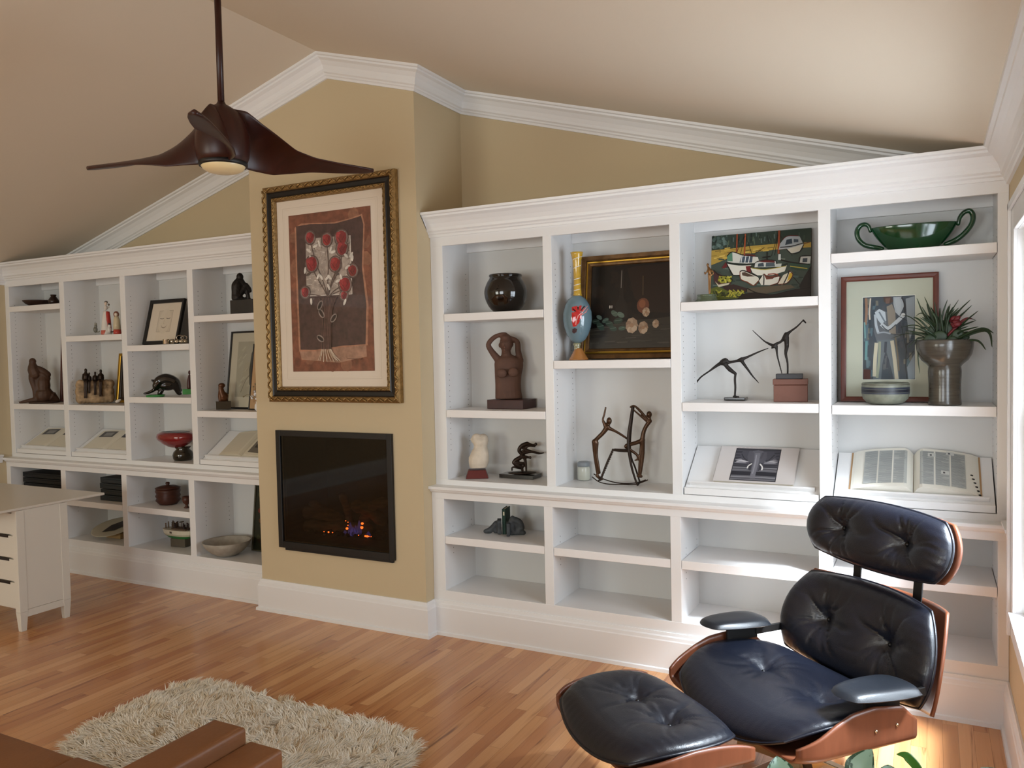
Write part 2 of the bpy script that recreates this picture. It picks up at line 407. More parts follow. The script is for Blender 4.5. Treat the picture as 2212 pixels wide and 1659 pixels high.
struct(sweep(MB(), BASE, [(XL, -.06), (XL, YF)], zb), 'baseboard_left', white)
# ---------------------------------------------------------------- built-in bookcases
FL = -.05                      # face of the lower cabinets
DEP = .31
ST = .045                      # shelf thickness
cav = mat('shade-greyed cabinet interior', '#D3D3D1', .5)  # white back panels greyed: shade inside the bays is put into the colour
shelf_m = mat('white shelf paint', '#E9E6E4', .4, bump=.02, bscale=30)
hole_m = mat('peg hole dark', '#5C5850', .9)
def bookcase(name, label, xa, xb, cols, zub, zlt, zlb, up, lo, side):
    """cols: [(x0, x1)]; up/lo: {column: [tops of its shelves]}"""
    t = thing(name, ((xa+xb)/2, .15, 0), label, 'bookcase', None)
    m_ = MB()                                  # upright panels of both tiers
    edges = [xa]+[v for c in cols for v in c]+[xb]
    for i in range(0, len(edges), 2):
        a, b_ = edges[i], edges[i+1]
        m = MB(); m.box(a, b_, 0, DEP, zub-.02, ZC-.03); m.box(a, b_, FL, DEP, .0, zlt+.06)
        m.build('divider', white, t, bevel=.0012, bseg=1)
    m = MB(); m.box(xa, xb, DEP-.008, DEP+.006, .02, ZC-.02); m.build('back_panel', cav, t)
    m = MB(); m.box(xa, xb, -.001, .019, ZT, ZC-.01)
    m.box(xa, xb, .0, DEP, ZC-.12, ZC-.1)
    for x0, x1 in cols: m.box(x0, x1, DEP-.03, DEP-.008, ZC-.2, ZC-.12)
    m.build('top_rail', white, t, bevel=.001, bseg=1)
    m = MB(); m.box(xa, xb, -.001, DEP-.008, zub-.035, zub-.0012); m.build('bottom_rail', white, t, bevel=.001, bseg=1)
    # counter ledge with its nosing and cove
    m = MB(); LEDGE = [(0, .018), (.034, .018), (.037, .015), (.037, .003), (.034, 0), (.022, -.002), (.018, -.012), (.006, -.02), (0, -.022)]
    x0_, x1_ = (xa, xb)
    n = len(LEDGE); zl = zub-.05
    vs = [(x, FL-o, zl+d) for x in (x0_, x1_) for o, d in LEDGE]
    m.add(vs, [(j, j+1, n+j+1, n+j) for j in range(n-1)]+[tuple(range(n))[::-1], tuple(range(n, 2*n))], False)
    m.box(x0_, x1_, FL, .02, zl-.022, zl+.018)
    m.build('countertop', white, t)
    m = MB(); m.box(xa, xb, FL-.001, FL+.02, zlt, zl-.02); m.build('lower_top_rail', white, t, bevel=.001, bseg=1)
    m = MB(); m.box(xa, xb, FL-.001, DEP-.008, 0, zlb-.0012); m.build('lower_bottom_rail', white, t, bevel=.001, bseg=1)
    m = MB(); sweep(m, [(o*.8, z) for o, z in BASE], [(xb, FL-.001), (xa, FL-.001)], zb); m.build('baseboard', white, t)
    # crown of the case
    m = MB(); sweep(m, CROWN, [(xb, -.001), (xa, -.001)], lambda x, y, d: ZC-d); m.box(xa, xb, -.1, YB, ZC-.006, ZC)
    m.build('crown_moulding', white, t)
    for ci, zs in up.items():
        x0, x1 = cols[ci]
        for z in zs: MB().box(x0+.002, x1-.002, -.002, DEP-.01, z-ST, z-.0012).build('shelf', shelf_m, t, bevel=.0015, bseg=1)
    for ci, zs in lo.items():
        x0, x1 = cols[ci]
        for z in zs: MB().box(x0+.002, x1-.002, FL+.002, DEP-.01, z-ST, z-.0012).build('shelf', shelf_m, t, bevel=.0015, bseg=1)
    # rows of shelf-pin holes drilled in the upright panels
    m = MB(); m.smooth = False
    def hole(x, y, z, sgn):
        m.prism([(x, y+.0028*math.cos(a), z+.0028*math.sin(a)) for a in [k*math.pi/3 for k in range(6)]], (sgn*.0006, 0, 0))
    for ci, (x0, x1) in enumerate(cols):
        occ = up.get(ci, [])
        for y in (.045, DEP-.05):
            z = zub+.17
            while z < ZT-.14:
                if not any(s-ST-.004 < z < s+.004 for s in occ): hole(x0, y, z, 1); hole(x1, y, z, -1)
                z += .032
            for z in [zlb+.2+.032*k for k in range(6)]:
                if not any(s-ST-.004 < z < s+.004 for s in lo.get(ci, [])): hole(x0, y, z, 1); hole(x1, y, z, -1)
    tag(m.build('peg_holes', hole_m, t), kind='stuff')
    return t
RC = [(-1.6394, -.9921), (-.9394, -.2821), (-.2285, .4278), (.4822, 1.1476)]
LC = [(-5.8747, -5.2123), (-5.1539, -4.4899), (-4.4333, -3.773), (-3.7165, -3.075)]
# shelf tops
R1A, R1B, R2A, R3A, R3B, R4A, R4B = 1.888, 1.325, 1.604, 1.889, 1.382, 2.080, 1.377
RLS = .585
L1A, L1B, L2A, L2B, L3A, L3B, L4A, L4B = 2.1217, 1.319, 1.858, 1.3187, 1.768, 1.384, 1.960, 1.2907
LLS = .5715
ZUB, ZLT, ZLB = .912, .805, .265
bookcase('built_in_bookcase', 'white built-in bookcase between chimney breast and window wall, four bays behind the black lounge chair',
         CHR+.001, XR-.001, RC, ZUB, ZLT, ZLB,
         {0: [R1A, R1B], 1: [R2A], 2: [R3A, R3B], 3: [R4A, R4B]}, {0: [RLS], 1: [RLS-.002], 2: [RLS-.002], 3: [RLS+.02]}, 1)
bookcase('built_in_bookcase', 'white built-in bookcase left of the chimney breast, behind the white desk',
         XL+.001, CHL-.001, LC, ZUB-.004, ZLT-.004, ZLB-.002,
         {0: [L1A, L1B], 1: [L2A, L2B], 2: [L3A, L3B], 3: [L4A, L4B]}, {0: [LLS], 1: [LLS], 2: [LLS]}, -1)
# ---------------------------------------------------------------- shared materials
pglass = thin_glass('picture glass')
fglass = thin_glass('smoked fire glass', tint=(.5, .47, .42, 1))
black_m = mat('black powder coat', '#161413', .45)
walnut_dark = mat('dark walnut blade', '#33130B', .38, var=.25, vscale=5, stretch=(1, 8, 1))
plywood = mat('rosewood veneer', '#6E3F2A', .35, var=.12, vscale=12, stretch=(3, 3, .6), coat=.15)
leather_black = mat('black leather', '#0A0E19', .36, spec=.7, bump=.2, bscale=260, coat=.15)
leather_brown = mat('brown leather', '#774B28', .5, spec=.45, bump=.15, bscale=90, var=.12, vscale=5)
chrome = mat('brushed steel', '#C9BBA2', .22, metal=1.)
gold = mat('carved gold leaf', '#93764A', .38, metal=.7, bump=.5, bscale=120, var=.3, vscale=60)
gold_plain = mat('smooth gold edge', '#B08A35', .3, metal=.85)
frame_black = mat('black lacquer frame', '#0E0B0A', .35)

def frame_ring(mb, o, U, V, N, W, H, w0, w1, prof):
    """mitred picture-frame moulding; prof = [(t, h)]: t 0..1 between inset w0 and w1, h = height along N"""
    U, V, N = Vector(U), Vector(V), Vector(N); o = Vector(o); vs = []; k = len(prof)
    for t, h in prof:
        d = lerp(w0, w1, t)
        for a, b in ((d, d), (W-d, d), (W-d, H-d), (d, H-d)): vs.append(o+U*a+V*b+N*h)
    fs = []
    for i in range(k-1):
        for j in range(4):
            j2 = (j+1) % 4; fs.append((i*4+j, i*4+j2, (i+1)*4+j2, (i+1)*4+j))
    return mb.add(vs, fs, False)

# ---------------------------------------------------------------- framed print over the fireplace
PX0, PX1, PZ0, PZ1 = -2.8675, -1.8448, 1.372, 2.728
t = thing('framed_picture', (-2.356, CHY, PZ0), 'large framed print of red roses in carved gold and black frame above the fireplace', 'picture')
W_, H_ = PX1-PX0, PZ1-PZ0
U, V, N = Vector((1, 0, 0)), Vector((0, 0, 1)), Vector((0, -1, 0)); O = Vector((PX0, CHY-.002, PZ0))
m = MB(); frame_ring(m, O, U, V, N, W_, H_, 0, .036, [(0, 0), (0, .030), (.15, .034), (.5, .045), (.85, .040), (1, .034), (1, .0)])
# carved scrollwork: little beads and curls all round the outer moulding
def beads(mb, w, h, step, r, hh):
    m_ = mb
    for side in range(4):
        L_ = (W_ if side % 2 == 0 else H_)-2*w; n = int(L_/step)
        for i in range(n):
            q = w+(i+.5)*L_/n
            a, b = ((q, w), (W_-w, q), (q, H_-w), (w, q))[side]
            c = O+U*a+V*b+N*hh
            al = U if side % 2 == 0 else V; ac = V if side % 2 == 0 else U
            sg = 1 if i % 2 else -1
            m_.tube([c-al*r*1.2-ac*r*sg*.8, c-al*r*.2+N*r*.6, c+al*r*1.1+ac*r*sg*.9], [r*.35, r*.6, r*.35], seg=5)
beads(m, .0185, 0, .03, .0115, .043)
m.build('outer_moulding', gold, t)
m = MB(); frame_ring(m, O, U, V, N, W_, H_, .036, .072, [(0, .034), (.2, .029), (.8, .027), (1, .03), (1, 0)]); m.build('black_moulding', frame_black, t)
m = MB(); frame_ring(m, O, U, V, N, W_, H_, .072, .097, [(0, .03), (.2, .036), (.7, .032), (1, .018), (1, 0)]); beads(m, .082, 0, .021, .007, .034); m.build('inner_moulding', gold, t)
m = MB(); m.color('#E6D9C8'); Wi, Hi = W_-.19, H_-.19; F = Flat(m, O+U*.095+V*.095+N*.010, U, V, Wi, Hi)
F.rect(0, 0, 1, 1, '#E3D6C6')
for e, c in ((.058, '#CDBFAC'), (.061, '#E3D6C6'), (.072, '#D2C5B2'), (.0735, '#E3D6C6')):
    F.rect(e, e*.7, 1-e, 1-e*.7, c)
m.build('mat_board', pigment, t)
# the print
pr0 = (.118, .082); pr1 = (.882, .918)
m = MB(); Fo = O+U*(.095+pr0[0]*Wi)+V*(.095+pr0[1]*Hi)+N*.012
F = Flat(m, Fo, U, V, Wi*(pr1[0]-pr0[0]), Hi*(pr1[1]-pr0[1]))
def q(x, y):
    """point of the enlarged photo of the print -> fractions of the print"""
    xl = 252+40*(y-355)/1030; xr = 785+40*(y-300)/1085; a = (x-xl)/(xr-xl)
    yt = 362-62*a; yb = 1390-6*a; return (a, 1-(y-yt)/(yb-yt))
F.rect(0, 0, 1, 1, '#7A4935')
for i in range(60):
    a, b = R_.random(), R_.random(); s_ = .03+.09*R_.random()
    if a < .14 or a > .86 or b < .12 or b > .9: F.disc(min(max(a, s_), 1-s_), min(max(b, s_*.6), 1-s_*.6), s_, R_.choice(['#84503A', '#885A44', '#74442F', '#8E6048', '#70402E']), n=8, rot=R_.random()*3)
F.poly([q(*p) for p in ((335, 1250), (480, 1240), (620, 1215), (770, 1208), (775, 1290), (600, 1330), (350, 1310))], '#A17B66')
F.poly([q(*p) for p in ((296, 440), (340, 412), (560, 405), (660, 380), (735, 352), (752, 420), (748, 700), (782, 950), (780, 1215), (620, 1228), (440, 1255), (332, 1256), (318, 1000), (306, 700))], '#A9785E')
F.poly([q(*p) for p in ((306, 430), (400, 416), (560, 414), (660, 388), (728, 366), (744, 420), (738, 700), (768, 950), (766, 1208), (620, 1218), (440, 1245), (342, 1244), (330, 1000), (316, 700))], '#4A3430')
for i in range(24):
    x, y = 385+R_.random()*300, 470+R_.random()*690; F.disc(*q(x, y), .04+.03*R_.random(), R_.choice(['#4E3833', '#46302C', '#4B3732', '#503A35']), n=7, rot=R_.random()*3)
F.poly([q(*p) for p in ((372, 512), (664, 492), (680, 876), (380, 890))], '#A79A90')
for i in range(130):
    x, y = 380+R_.random()*285, 505+R_.random()*375; an = R_.random()*6.28; L_ = 10+25*R_.random()
    F.stroke([q(x, y), q(min(max(x+math.cos(an)*L_, 376), 672), min(max(y+math.sin(an)*L_, 500), 880))], .006, R_.choice(['#C9BFB4', '#8C7D74', '#D5CCC2', '#7A6A62', '#B5A99E']), n=1)
F.stroke([q(380, 890), q(680, 877)], .006, '#D8CFC4', n=1); F.stroke([q(664, 492), q(680, 877)], .008, '#DDD5CB', n=1)
roses = [(403, 505, 26, '#8C2A2C'), (514, 520, 26, '#93302D'), (608, 508, 33, '#7E2A2A'), (613, 578, 30, '#7A262C'), (416, 678, 34, '#93282F'), (570, 680, 31, '#8E2A2A'), (682, 724, 25, '#7E2C26'), (636, 815, 32, '#8A2229'), (374, 865, 23, '#7F2226'), (629, 886, 18, '#6E2024')]
for x, y, r, c in roses: F.disc(*q(x, y), (r+13)/530, '#5E4A44', n=14); F.disc(*q(x, y), (r+7)/530, '#80706A', n=14)
base = (525, 900)
for x, y, r, c in roses:
    F.stroke([q(x, y+r*.6), q(lerp(x, base[0], .25)+8, lerp(y, base[1], .4)), q(lerp(x, base[0], .75), lerp(y, base[1], .75)), q(*base)], .009, '#5B4A44', n=6)
for x, y, an in ((440, 560, .4), (465, 545, 1.9), (395, 590, 2.6), (540, 585, 1.2), (555, 600, .2), (640, 625, 2.5), (672, 620, .8), (372, 720, 1.4), (395, 745, .4), (460, 760, 1.0), (480, 765, 2.2), (520, 770, .7), (535, 765, 2.4), (590, 790, .3), (610, 770, 1.8), (580, 740, 2.8), (420, 910, .2), (415, 925, 1.6), (635, 930, 1.1), (530, 830, 2.0), (410, 640, 2.0), (650, 700, .5), (680, 640, 1.5)):
    c = q(x, y); F.disc(c[0], c[1], .034, '#D9D2C8' if R_.random() < .65 else '#5D5049', ry=.014, rot=an, n=10)
for x, y, r, c in roses:
    F.disc(*q(x, y), r/530, c, ry=r/530*1.1, n=12)
    a = R_.uniform(-.5, .5); F.disc(*q(x-r*.35, y-r*.1), r/530*.6, '#A2383A', ry=r/530*.95, n=9, rot=.5+a); F.disc(*q(x+r*.35, y-r*.05), r/530*.55, '#7A1F24', ry=r/530*.9, n=9, rot=-.5+a)
    F.disc(*q(x, y+r*.1), r/530*.42, c, ry=r/530*.8, n=8, rot=a); F.stroke([q(x-r*.7, y-r*.2), q(x-r*.2, y+r*.6), q(x+r*.1, y+r*.9)], .005, '#4E1216', n=3); F.stroke([q(x+r*.6, y-r*.5), q(x+r*.2, y+r*.4)], .005, '#4E1216', n=2)
F.poly([q(*p) for p in ((455, 897), (590, 892), (560, 960), (548, 1100), (552, 1240), (485, 1246), (497, 1100), (492, 960))], '#3E2A26')
for i in range(11):
    x0 = 465+i*11; x1 = 490+i*6; F.stroke([q(x0, 900), q(x1+3, 990), q(x1, 1120), q(x1-2, 1240)], .006, R_.choice(['#5A3F38', '#2E1E1B', '#6B4E45']), n=4)
for i in range(13):
    x0 = 488+i*5; x1 = 465+i*12; F.stroke([q(x0, 1240), q(lerp(x0, x1, .4), 1280), q(x1, 1312+R_.random()*14)], .008, R_.choice(['#D9C7B2', '#C7AF97', '#8C6149']), n=3)
for x, y, an in ((475, 950, 1.0), (485, 1005, 2.2), (565, 1035, .8), (480, 1170, 2.6)):
    F.disc(*q(x, y), .05, '#8D7F78', ry=.03, rot=an); F.disc(*q(x, y), .042, '#2F211E', ry=.017, rot=an)
F.stroke([q(655, 1300), q(690, 1306), q(725, 1304)], .004, '#4A2A20'); F.stroke([q(740, 1312), q(752, 1298)], .005, '#4A2A20', n=1)
m.build('print', mat('mottled print pigment', None, .6, var=.3, vscale=28, detail=9.), t)
m = MB(); m.obox(O+U*.09+V*.09+N*.0265, U*(W_-.18), V*(H_-.18), N*.0015); m.build('glass_pane', pglass, t)

# ---------------------------------------------------------------- fireplace insert
QX0, QX1, QZ0, QZ1 = -2.836, -1.9285, .4325, 1.189
t = thing('fireplace_insert', (-2.38, CHY, QZ0), 'black gas fireplace with a small fire behind glass, set in the tan chimney breast', 'fireplace')
m = MB(); y1 = CHY-.001; y0 = CHY-.022; fw = .036
m.box(QX0, QX0+fw, y0, y1, QZ0, QZ1).box(QX1-fw, QX1, y0, y1, QZ0, QZ1).box(QX0+fw, QX1-fw, y0, y1, QZ1-fw, QZ1).box(QX0+fw, QX1-fw, y0, y1, QZ0, QZ0+fw+.006)
m.box(QX0+.05, QX1-.012, y0+.004, y1, QZ0-.014, QZ0)
m.build('frame', black_m, t, bevel=.002)
firebox = mat('sooty firebox', '#0F0D0B', .9, bump=.4, bscale=40)
m = MB(); i0, i1, k0, k1 = FX0+.004, FX1-.004, FZ0+.004, FZ1-.004
m.box(i0, i1, .26, .28, k0, k1).box(i0, i0+.02, CHY, .26, k0, k1).box(i1-.02, i1, CHY, .26, k0, k1).box(i0, i1, CHY, .26, k0, k0+.02).box(i0, i1, CHY, .26, k1-.02, k1)
m.build('firebox', firebox, t)
m = MB(); m.box(QX0+fw-.006, QX1-fw+.006, y0+.008, y0+.012, QZ0+fw, QZ1-fw+.004); m.build('glass_pane', fglass, t)
logm = mat('charred log', '#6E5A48', .95, bump=1., bscale=50, var=.5, vscale=25, stretch=(.5, 1, 2))
zf = FZ0+.03
def fz(x, y): return at(590+x*.19284, 910+y*.19284, y=.06)
for pts, r in ((((380, 1010), (520, 1040), (690, 1130)), .042), (((470, 920), (520, 990), (620, 1080)), .03), (((960, 940), (1060, 1010), (1160, 1130)), .04), (((1260, 900), (1080, 960), (930, 1180)), .033), (((420, 1230), (700, 1250), (1000, 1290)), .04), (((800, 840), (810, 1000), (800, 1180)), .025)):
    m = MB(); p = [fz(*a_) for a_ in pts]
    for k, a_ in enumerate(p): a_.y += .04*k-.02; a_.z = max(a_.z, zf+r*.8)
    m.tube(spline(p, 4), [r*(1+.12*math.sin(i*2.1)) for i in range(9)], seg=9); m.build('log', logm, t)
m = MB()
for i in range(150):
    m.ball((R_.uniform(-2.72, -2.05), R_.uniform(.0, .2), zf+R_.uniform(-.008, .014)), R_.uniform(.008, .017), seg=6)
tag(m.build('ember_bed', mat('ash lumps', '#1A1513', .95, bump=.5), t), kind='stuff')
ember = mat('glowing ember', '#FF5A10', .8, emit='#FF6A28', estr=8.)
for x, y in ((690, 1255), (640, 1265), (735, 1262), (895, 1180), (905, 1145), (1065, 1125), (1060, 1170), (1048, 1165), (1100, 1290), (1120, 1300), (1140, 1297), (1165, 1315), (1170, 1335), (1025, 1310), (905, 1110), (880, 1095)):
    p = fz(x, y); p.y = .0; p.z = max(p.z, zf+.016); r = {895: .009, 1065: .009, 1060: .010, 1120: .008, 1100: .007, 690: .006}.get(x, .0036)
    m = MB(); m.ball(p, (r, r, r*.9), seg=7); m.build('ember', ember, t)
flame = bpy.data.materials.new('blue gas flame'); flame.use_nodes = True; ft = flame.node_tree
for n in list(ft.nodes):
    if n.type == 'BSDF_PRINCIPLED': ft.nodes.remove(n)
fo = ft.nodes['Material Output']; e1 = ft.nodes.new('ShaderNodeEmission'); e1.inputs[0].default_value = (.13, .10, .5, 1); e1.inputs[1].default_value = .22
e2 = ft.nodes.new('ShaderNodeBsdfTransparent'); e3 = ft.nodes.new('ShaderNodeAddShader'); ft.links.new(e1.outputs[0], e3.inputs[0]); ft.links.new(e2.outputs[0], e3.inputs[1]); ft.links.new(e3.outputs[0], fo.inputs[0])
for x, y, h, r in ((900, 1240, .11, .014), (960, 1250, .09, .012), (1000, 1230, .12, .013), (1100, 1290, .05, .014), (840, 1270, .04, .012), (930, 1260, .075, .018)):
    p = fz(x, y); p.y = .03; p.z = max(p.z-.02, zf); h *= .8; m = MB(); m.lathe([(r*.7, 0), (r*1.2, h*.2), (r, h*.5), (r*.55, h*.8), (.0008, h)], p, seg=10); m.build('flame', flame, t)

# ---------------------------------------------------------------- ceiling fan
K_ = .82
FX, FY = -1.760, -1.523
def fzz(z): return 1.65+(z-1.65)*K_
FCZ = ceil_z(FX)
t = thing('ceiling_fan', (FX, FY, fzz(2.61)), 'dark walnut three-bladed ceiling fan hanging on a long rod from the ceiling', 'ceiling fan')
MB().tube([(FX, FY, fzz(2.93)), (FX, FY, FCZ-.03)], .0138, seg=16, ends=False).build('rod', mat('oil bronze rod', '#30120A', .35), t)
MB().lathe([(.017, FCZ-.085), (.045, FCZ-.07), (.06, FCZ-.04), (.062, FCZ-.02)], (FX, FY, 0), seg=24).build('canopy', walnut_dark, t)
def LZ(p): return [(r*K_, fzz(z)) for r, z in p]
MB().lathe(LZ([(.017, 2.975), (.024, 2.96), (.05, 2.945), (.09, 2.915), (.118, 2.86), (.132, 2.80), (.136, 2.74), (.13, 2.69), (.12, 2.665), (.11, 2.66)]), (FX, FY, 0), seg=36).build('motor_housing', walnut_dark, t)
MB().lathe(LZ([(.118, 2.672), (.122, 2.655), (.119, 2.643), (.110, 2.643)]), (FX, FY, 0), seg=36).build('trim_ring', black_m, t)
MB().lathe(LZ([(.109, 2.66), (.109, 2.642), (.10, 2.628), (.08, 2.617), (.05, 2.609), (.002, 2.606)]), (FX, FY, 0), seg=36).build('light_lens', mat('cream glass lens', '#EAD3A2', .35, coat=.4), t)
SEC = [(.05, .30, 80, 2.80), (.12, .30, 73, 2.795), (.19, .27, 58, 2.765), (.27, .25, 43, 2.735), (.36, .20, 27, 2.71), (.47, .15, 18, 2.70), (.6, .125, 13, 2.693), (.7, .10, 10, 2.69), (.77, .065, 9, 2.688), (.80, .02, 9, 2.688)]
for ang in (196, 54, 309):
    a = math.radians(ang); e_r = Vector((math.cos(a), math.sin(a), 0)); e_t = Vector((math.sin(a), -math.cos(a), 0))
    m = MB(); vs = []; fs = []; K = 14
    SS = []
    for i in range(len(SEC)-1):
        for k in range(5): SS.append([lerp(SEC[i][j], SEC[i+1][j], k/5) for j in range(4)])
    SS.append(list(SEC[-1]))
    for r, c, ph, z in SS:
        p = math.radians(ph); d = e_t*math.cos(p)+Vector((0, 0, 1))*math.sin(p); n = e_r.cross(d)
        th_ = .011+.004*(1-r); back = -.03*(.8-r)/.8
        for k in range(K):
            q_ = 2*math.pi*k/K; o_ = e_r*r+e_t*back+d*(c/2*math.cos(q_))+n*(th_*math.sin(q_)+.018*(c/.24)*math.cos(q_)**2)
            vs.append(Vector((FX, FY, fzz(z)))+o_*K_)
    n_ = len(SS)
    for i in range(n_-1):
        for k in range(K):
            k2 = (k+1) % K; fs.append((i*K+k, i*K+k2, (i+1)*K+k2, (i+1)*K+k))
    fs += [tuple(range(K)), tuple(range((n_-1)*K, n_*K))]
    m.add(vs, fs, True); m.build('blade', walnut_dark, t, subd=1)

# ---------------------------------------------------------------- lounge chair and ottoman
TH = math.radians(228.73); CF = Vector((math.cos(TH), math.sin(TH), 0)); CS = Vector((-CF.y, CF.x, 0)); CP = Vector((.468, -.90, 0)); CZ = Vector((0, 0, 1))
def C(f, s, z): return CP+CF*f+CS*s+CZ*z
def cushion(mb, c, A, B, N_, wa, wb, th, curl, buttons, taper=0., nu=110, nv=90, sq=.75, low=.35, wr=.006, curlb=0., dim=.03, ripple=.0016, nose=0.):
    """tufted cushion: c centre, A and B half-axis directions, N outward; curl lifts the two A ends"""
    A, B, N_, c = map(Vector, (A, B, N_, c))
    def pt(u, v, top):
        u = 2*u-1; v = 2*v-1
        uu = math.copysign(math.sin(abs(u)*math.pi/2)**.85, u); vv = math.copysign(math.sin(abs(v)*math.pi/2)**.85, v)
        x = uu*math.sqrt(1-sq*vv*vv/2); y = vv*math.sqrt(1-sq*uu*uu/2)
        e = max(0., (1-abs(uu)**4)*(1-abs(vv)**4))**.5
        X = x*wa*(1+taper*y); Y = y*wb
        h = th*e if top else -th*low*e
        if top:
            for bx, by in buttons:
                dx, dy = X-bx, Y-by; r = math.hypot(dx, dy); an = math.atan2(dy, dx)
                h -= dim*math.exp(-(r/.035)**1.3)
                h -= dim*.35*math.exp(-(r/.09)**2)
                g = math.exp(-(r/.115)**2)*min(1, r/.025)*e; w1 = an+.10*math.sin(r*30+bx*9)
                h -= wr*1.7*g*((1-abs(math.sin(3.5*w1+bx*40)))**6+.7*(1-abs(math.sin(2.5*w1+1.3+bx*9)))**6)
            h += ripple*math.sin(Y*210+X*30)*max(0, abs(uu)-.72)*3*e + ripple*math.sin(X*190+Y*20)*max(0, abs(vv)-.75)*3*e
        cu = curl*abs(x)**2.6+curlb*y-nose*max(0, y)**3
        return c+A*X+B*Y+N_*(h+cu)
    mb.grid(lambda u, v: pt(u, v, True), nu, nv)
    mb.grid(lambda u, v: pt(1-u, v, False), nu, nv)
    edge = [pt(k/24, 0, False) for k in range(24)]+[pt(1, k/24, False) for k in range(24)]+[pt(1-k/24, 1, False) for k in range(24)]+[pt(0, 1-k/24, False) for k in range(25)]
    return edge
def nrm(tilt): a = math.radians(tilt); return CF*math.cos(a)+CZ*math.sin(a), CZ*math.cos(a)-CF*math.sin(a)
ch = thing('lounge_chair', (CP.x, CP.y, 0), 'black leather tufted lounge chair with rosewood shells and armrests, standing before the right bookcase', 'chair')
def shell(name, c, A, B, N_, wa, wb, off, curl, th=.011, sq=.75, parent=None, curlb=0., taper=0., deep=.03, power=2.6):
    A, B, N_, c = map(Vector, (A, B, N_, c))
    def pt(u, v):
        u = 2*u-1; v = 2*v-1
        x = u*math.sqrt(1-sq*v*v/2); y = v*math.sqrt(1-sq*u*u/2)
        return c+A*(x*wa*(1+taper*y))+B*(y*wb)+N_*(-off-deep*(1-abs(x)**2)+curl*abs(x)**power+curlb*y)
    m = MB(); m.grid(pt, 41, 31)
    return m.build(name, plywood, parent, solid=th)
button = mat('leather button', '#0A0B0D', .35)
def cush(name, parent, *a, **k):
    m = MB(); e = cushion(m, *a, **k); o = m.build(name, leather_black, parent)
    m = MB(); m.tube(e, .0055, seg=6, ends=False); m.build('piping', leather_black, o)
    m = MB(); c, A, B, N_ = map(Vector, a[:4]); th = a[6]; cl = a[7]
    for bx, by in a[8]:
        m = MB(); m.ball(c+A*bx+B*by+N_*(th-k.get('dim', .03)*1.25+cl*abs(bx/a[4])**2.6), (.009, .009, .009), seg=8); m.build('button', button, o)
    return o
n1, u1 = nrm(15)
cush('headrest_cushion', ch, C(-.345, 0, .915)-n1*.03, CS, u1, n1, .352, .130, .062, .03, [(-.155, 0.), (.155, 0.)], sq=.62, curlb=.0, wr=.007, dim=.034)
shell('headrest_shell', C(-.345, 0, .915)-n1*.05, CS, u1, n1, .352, .130, .012, .022, parent=ch, sq=.6, deep=.02)
n2, u2 = nrm(19)
cush('back_cushion', ch, C(-.27, 0, .55)-n2*.03, CS, u2, n2, .375, .195, .07, .065, [(-.154, 0.), (.154, 0.)], sq=.58, taper=-.08, wr=.008, dim=.036)
shell('back_shell', C(-.27, 0, .55)-n2*.045, CS, u2, n2, .385, .198, .012, .07, parent=ch, sq=.4, deep=.11, taper=-.06)
cush('seat_cushion', ch, C(.088, 0, .352), CS, CF, Vector((0, 0, 1)), .384, .315, .066, .082, [(-.165, -.04), (.165, -.04)], sq=.74, wr=.008, curlb=0., dim=.034, low=.5, nose=.045)
# seat shell: bent plywood tray with upright sides
def seat_sh(u, v):
    f = lerp(-.13, .345, v); s = (2*u-1)
    top = float(np.interp(f, [-.13, -.07, .05, .14, .21, .27, .34, .405], [.40, .455, .474, .466, .44, .41, .378, .35]))
    hw = .392*(1 if f < .25 else math.sqrt(max(.02, 1-((f-.25)/.19)**2*.55)))
    a = abs(s)
    if a > .78: k = (a-.78)/.22; z = lerp(.352, max(top, .356), k); x = hw
    elif a > .55: k = (a-.55)/.23; z = lerp(.318, .352, k*k); x = lerp(hw*.8, hw, math.sin(k*math.pi/2))
    else: z = lerp(.303, .318, (a/.55)**2); x = hw*.8*a/.55
    if f > .3: z += (f-.3)*.25*(1-a)
    return C(f, math.copysign(x, s), z)
m = MB(); m.grid(seat_sh, 61, 25); m.build('seat_shell', plywood, ch, solid=.011)
# armrests on black brackets bolted to the shell
for sg in (-1, 1):
    m = MB(); c = C(.03, sg*.372, .515)
    A, B = CF, CS*sg
    def pad(u, v, top):
        u = 2*u-1; v = 2*v-1; x = u*math.sqrt(1-.62*v*v/2); y = v*math.sqrt(1-.62*u*u/2)
        e = max(0, (1-abs(u)**3.5)*(1-abs(v)**3.5))**.45
        return c+A*(x*.152)+B*(y*(.082-.014*x))+CZ*((.028 if top else -.010)*e+.006*x)
    m.grid(lambda u, v: pad(u, v, True), 24, 18); m.grid(lambda u, v: pad(1-u, v, False), 24, 18)
    ar = m.build('armrest', mat('black armrest leather', '#12161C', .38, spec=.6, bump=.12, bscale=300, coat=.1), ch)
    m = MB(); m.obox(C(-.08, sg*.362, .44), CF*.15, CS*.012*sg, CZ*.07); m.obox(C(-.22, sg*.355, .455), CF*.15, CS*.012*sg, CZ*.03); m.build('bracket', black_m, ch, bevel=.002)
    for f, z in ((.05, .395), (-.04, .40)):
        m = MB(); m.ball(C(f, sg*.399, z), .006, seg=8); m.build('bolt', chrome, ch)
for sg in (-1, 1):
    m = MB(); m.obox(C(-.395, sg*.148-.02, .60), CS*.04, -CF*.006, CZ*.29-CF*.03); m.build('back_post', black_m, ch, bevel=.002)
m = MB(); m.lathe([(.105, .275), (.12, .29), (.12, .302)], C(0, 0, 0), seg=24); m.build('swivel_plate', black_m, ch)
m = MB(); m.lathe([(.017, .09), (.017, .285)], C(0, 0, 0), seg=20); m.lathe([(.03, .07), (.034, .075), (.034, .13), (.028, .14), (.017, .145)], C(0, 0, 0), seg=20); m.build('column', chrome, ch)
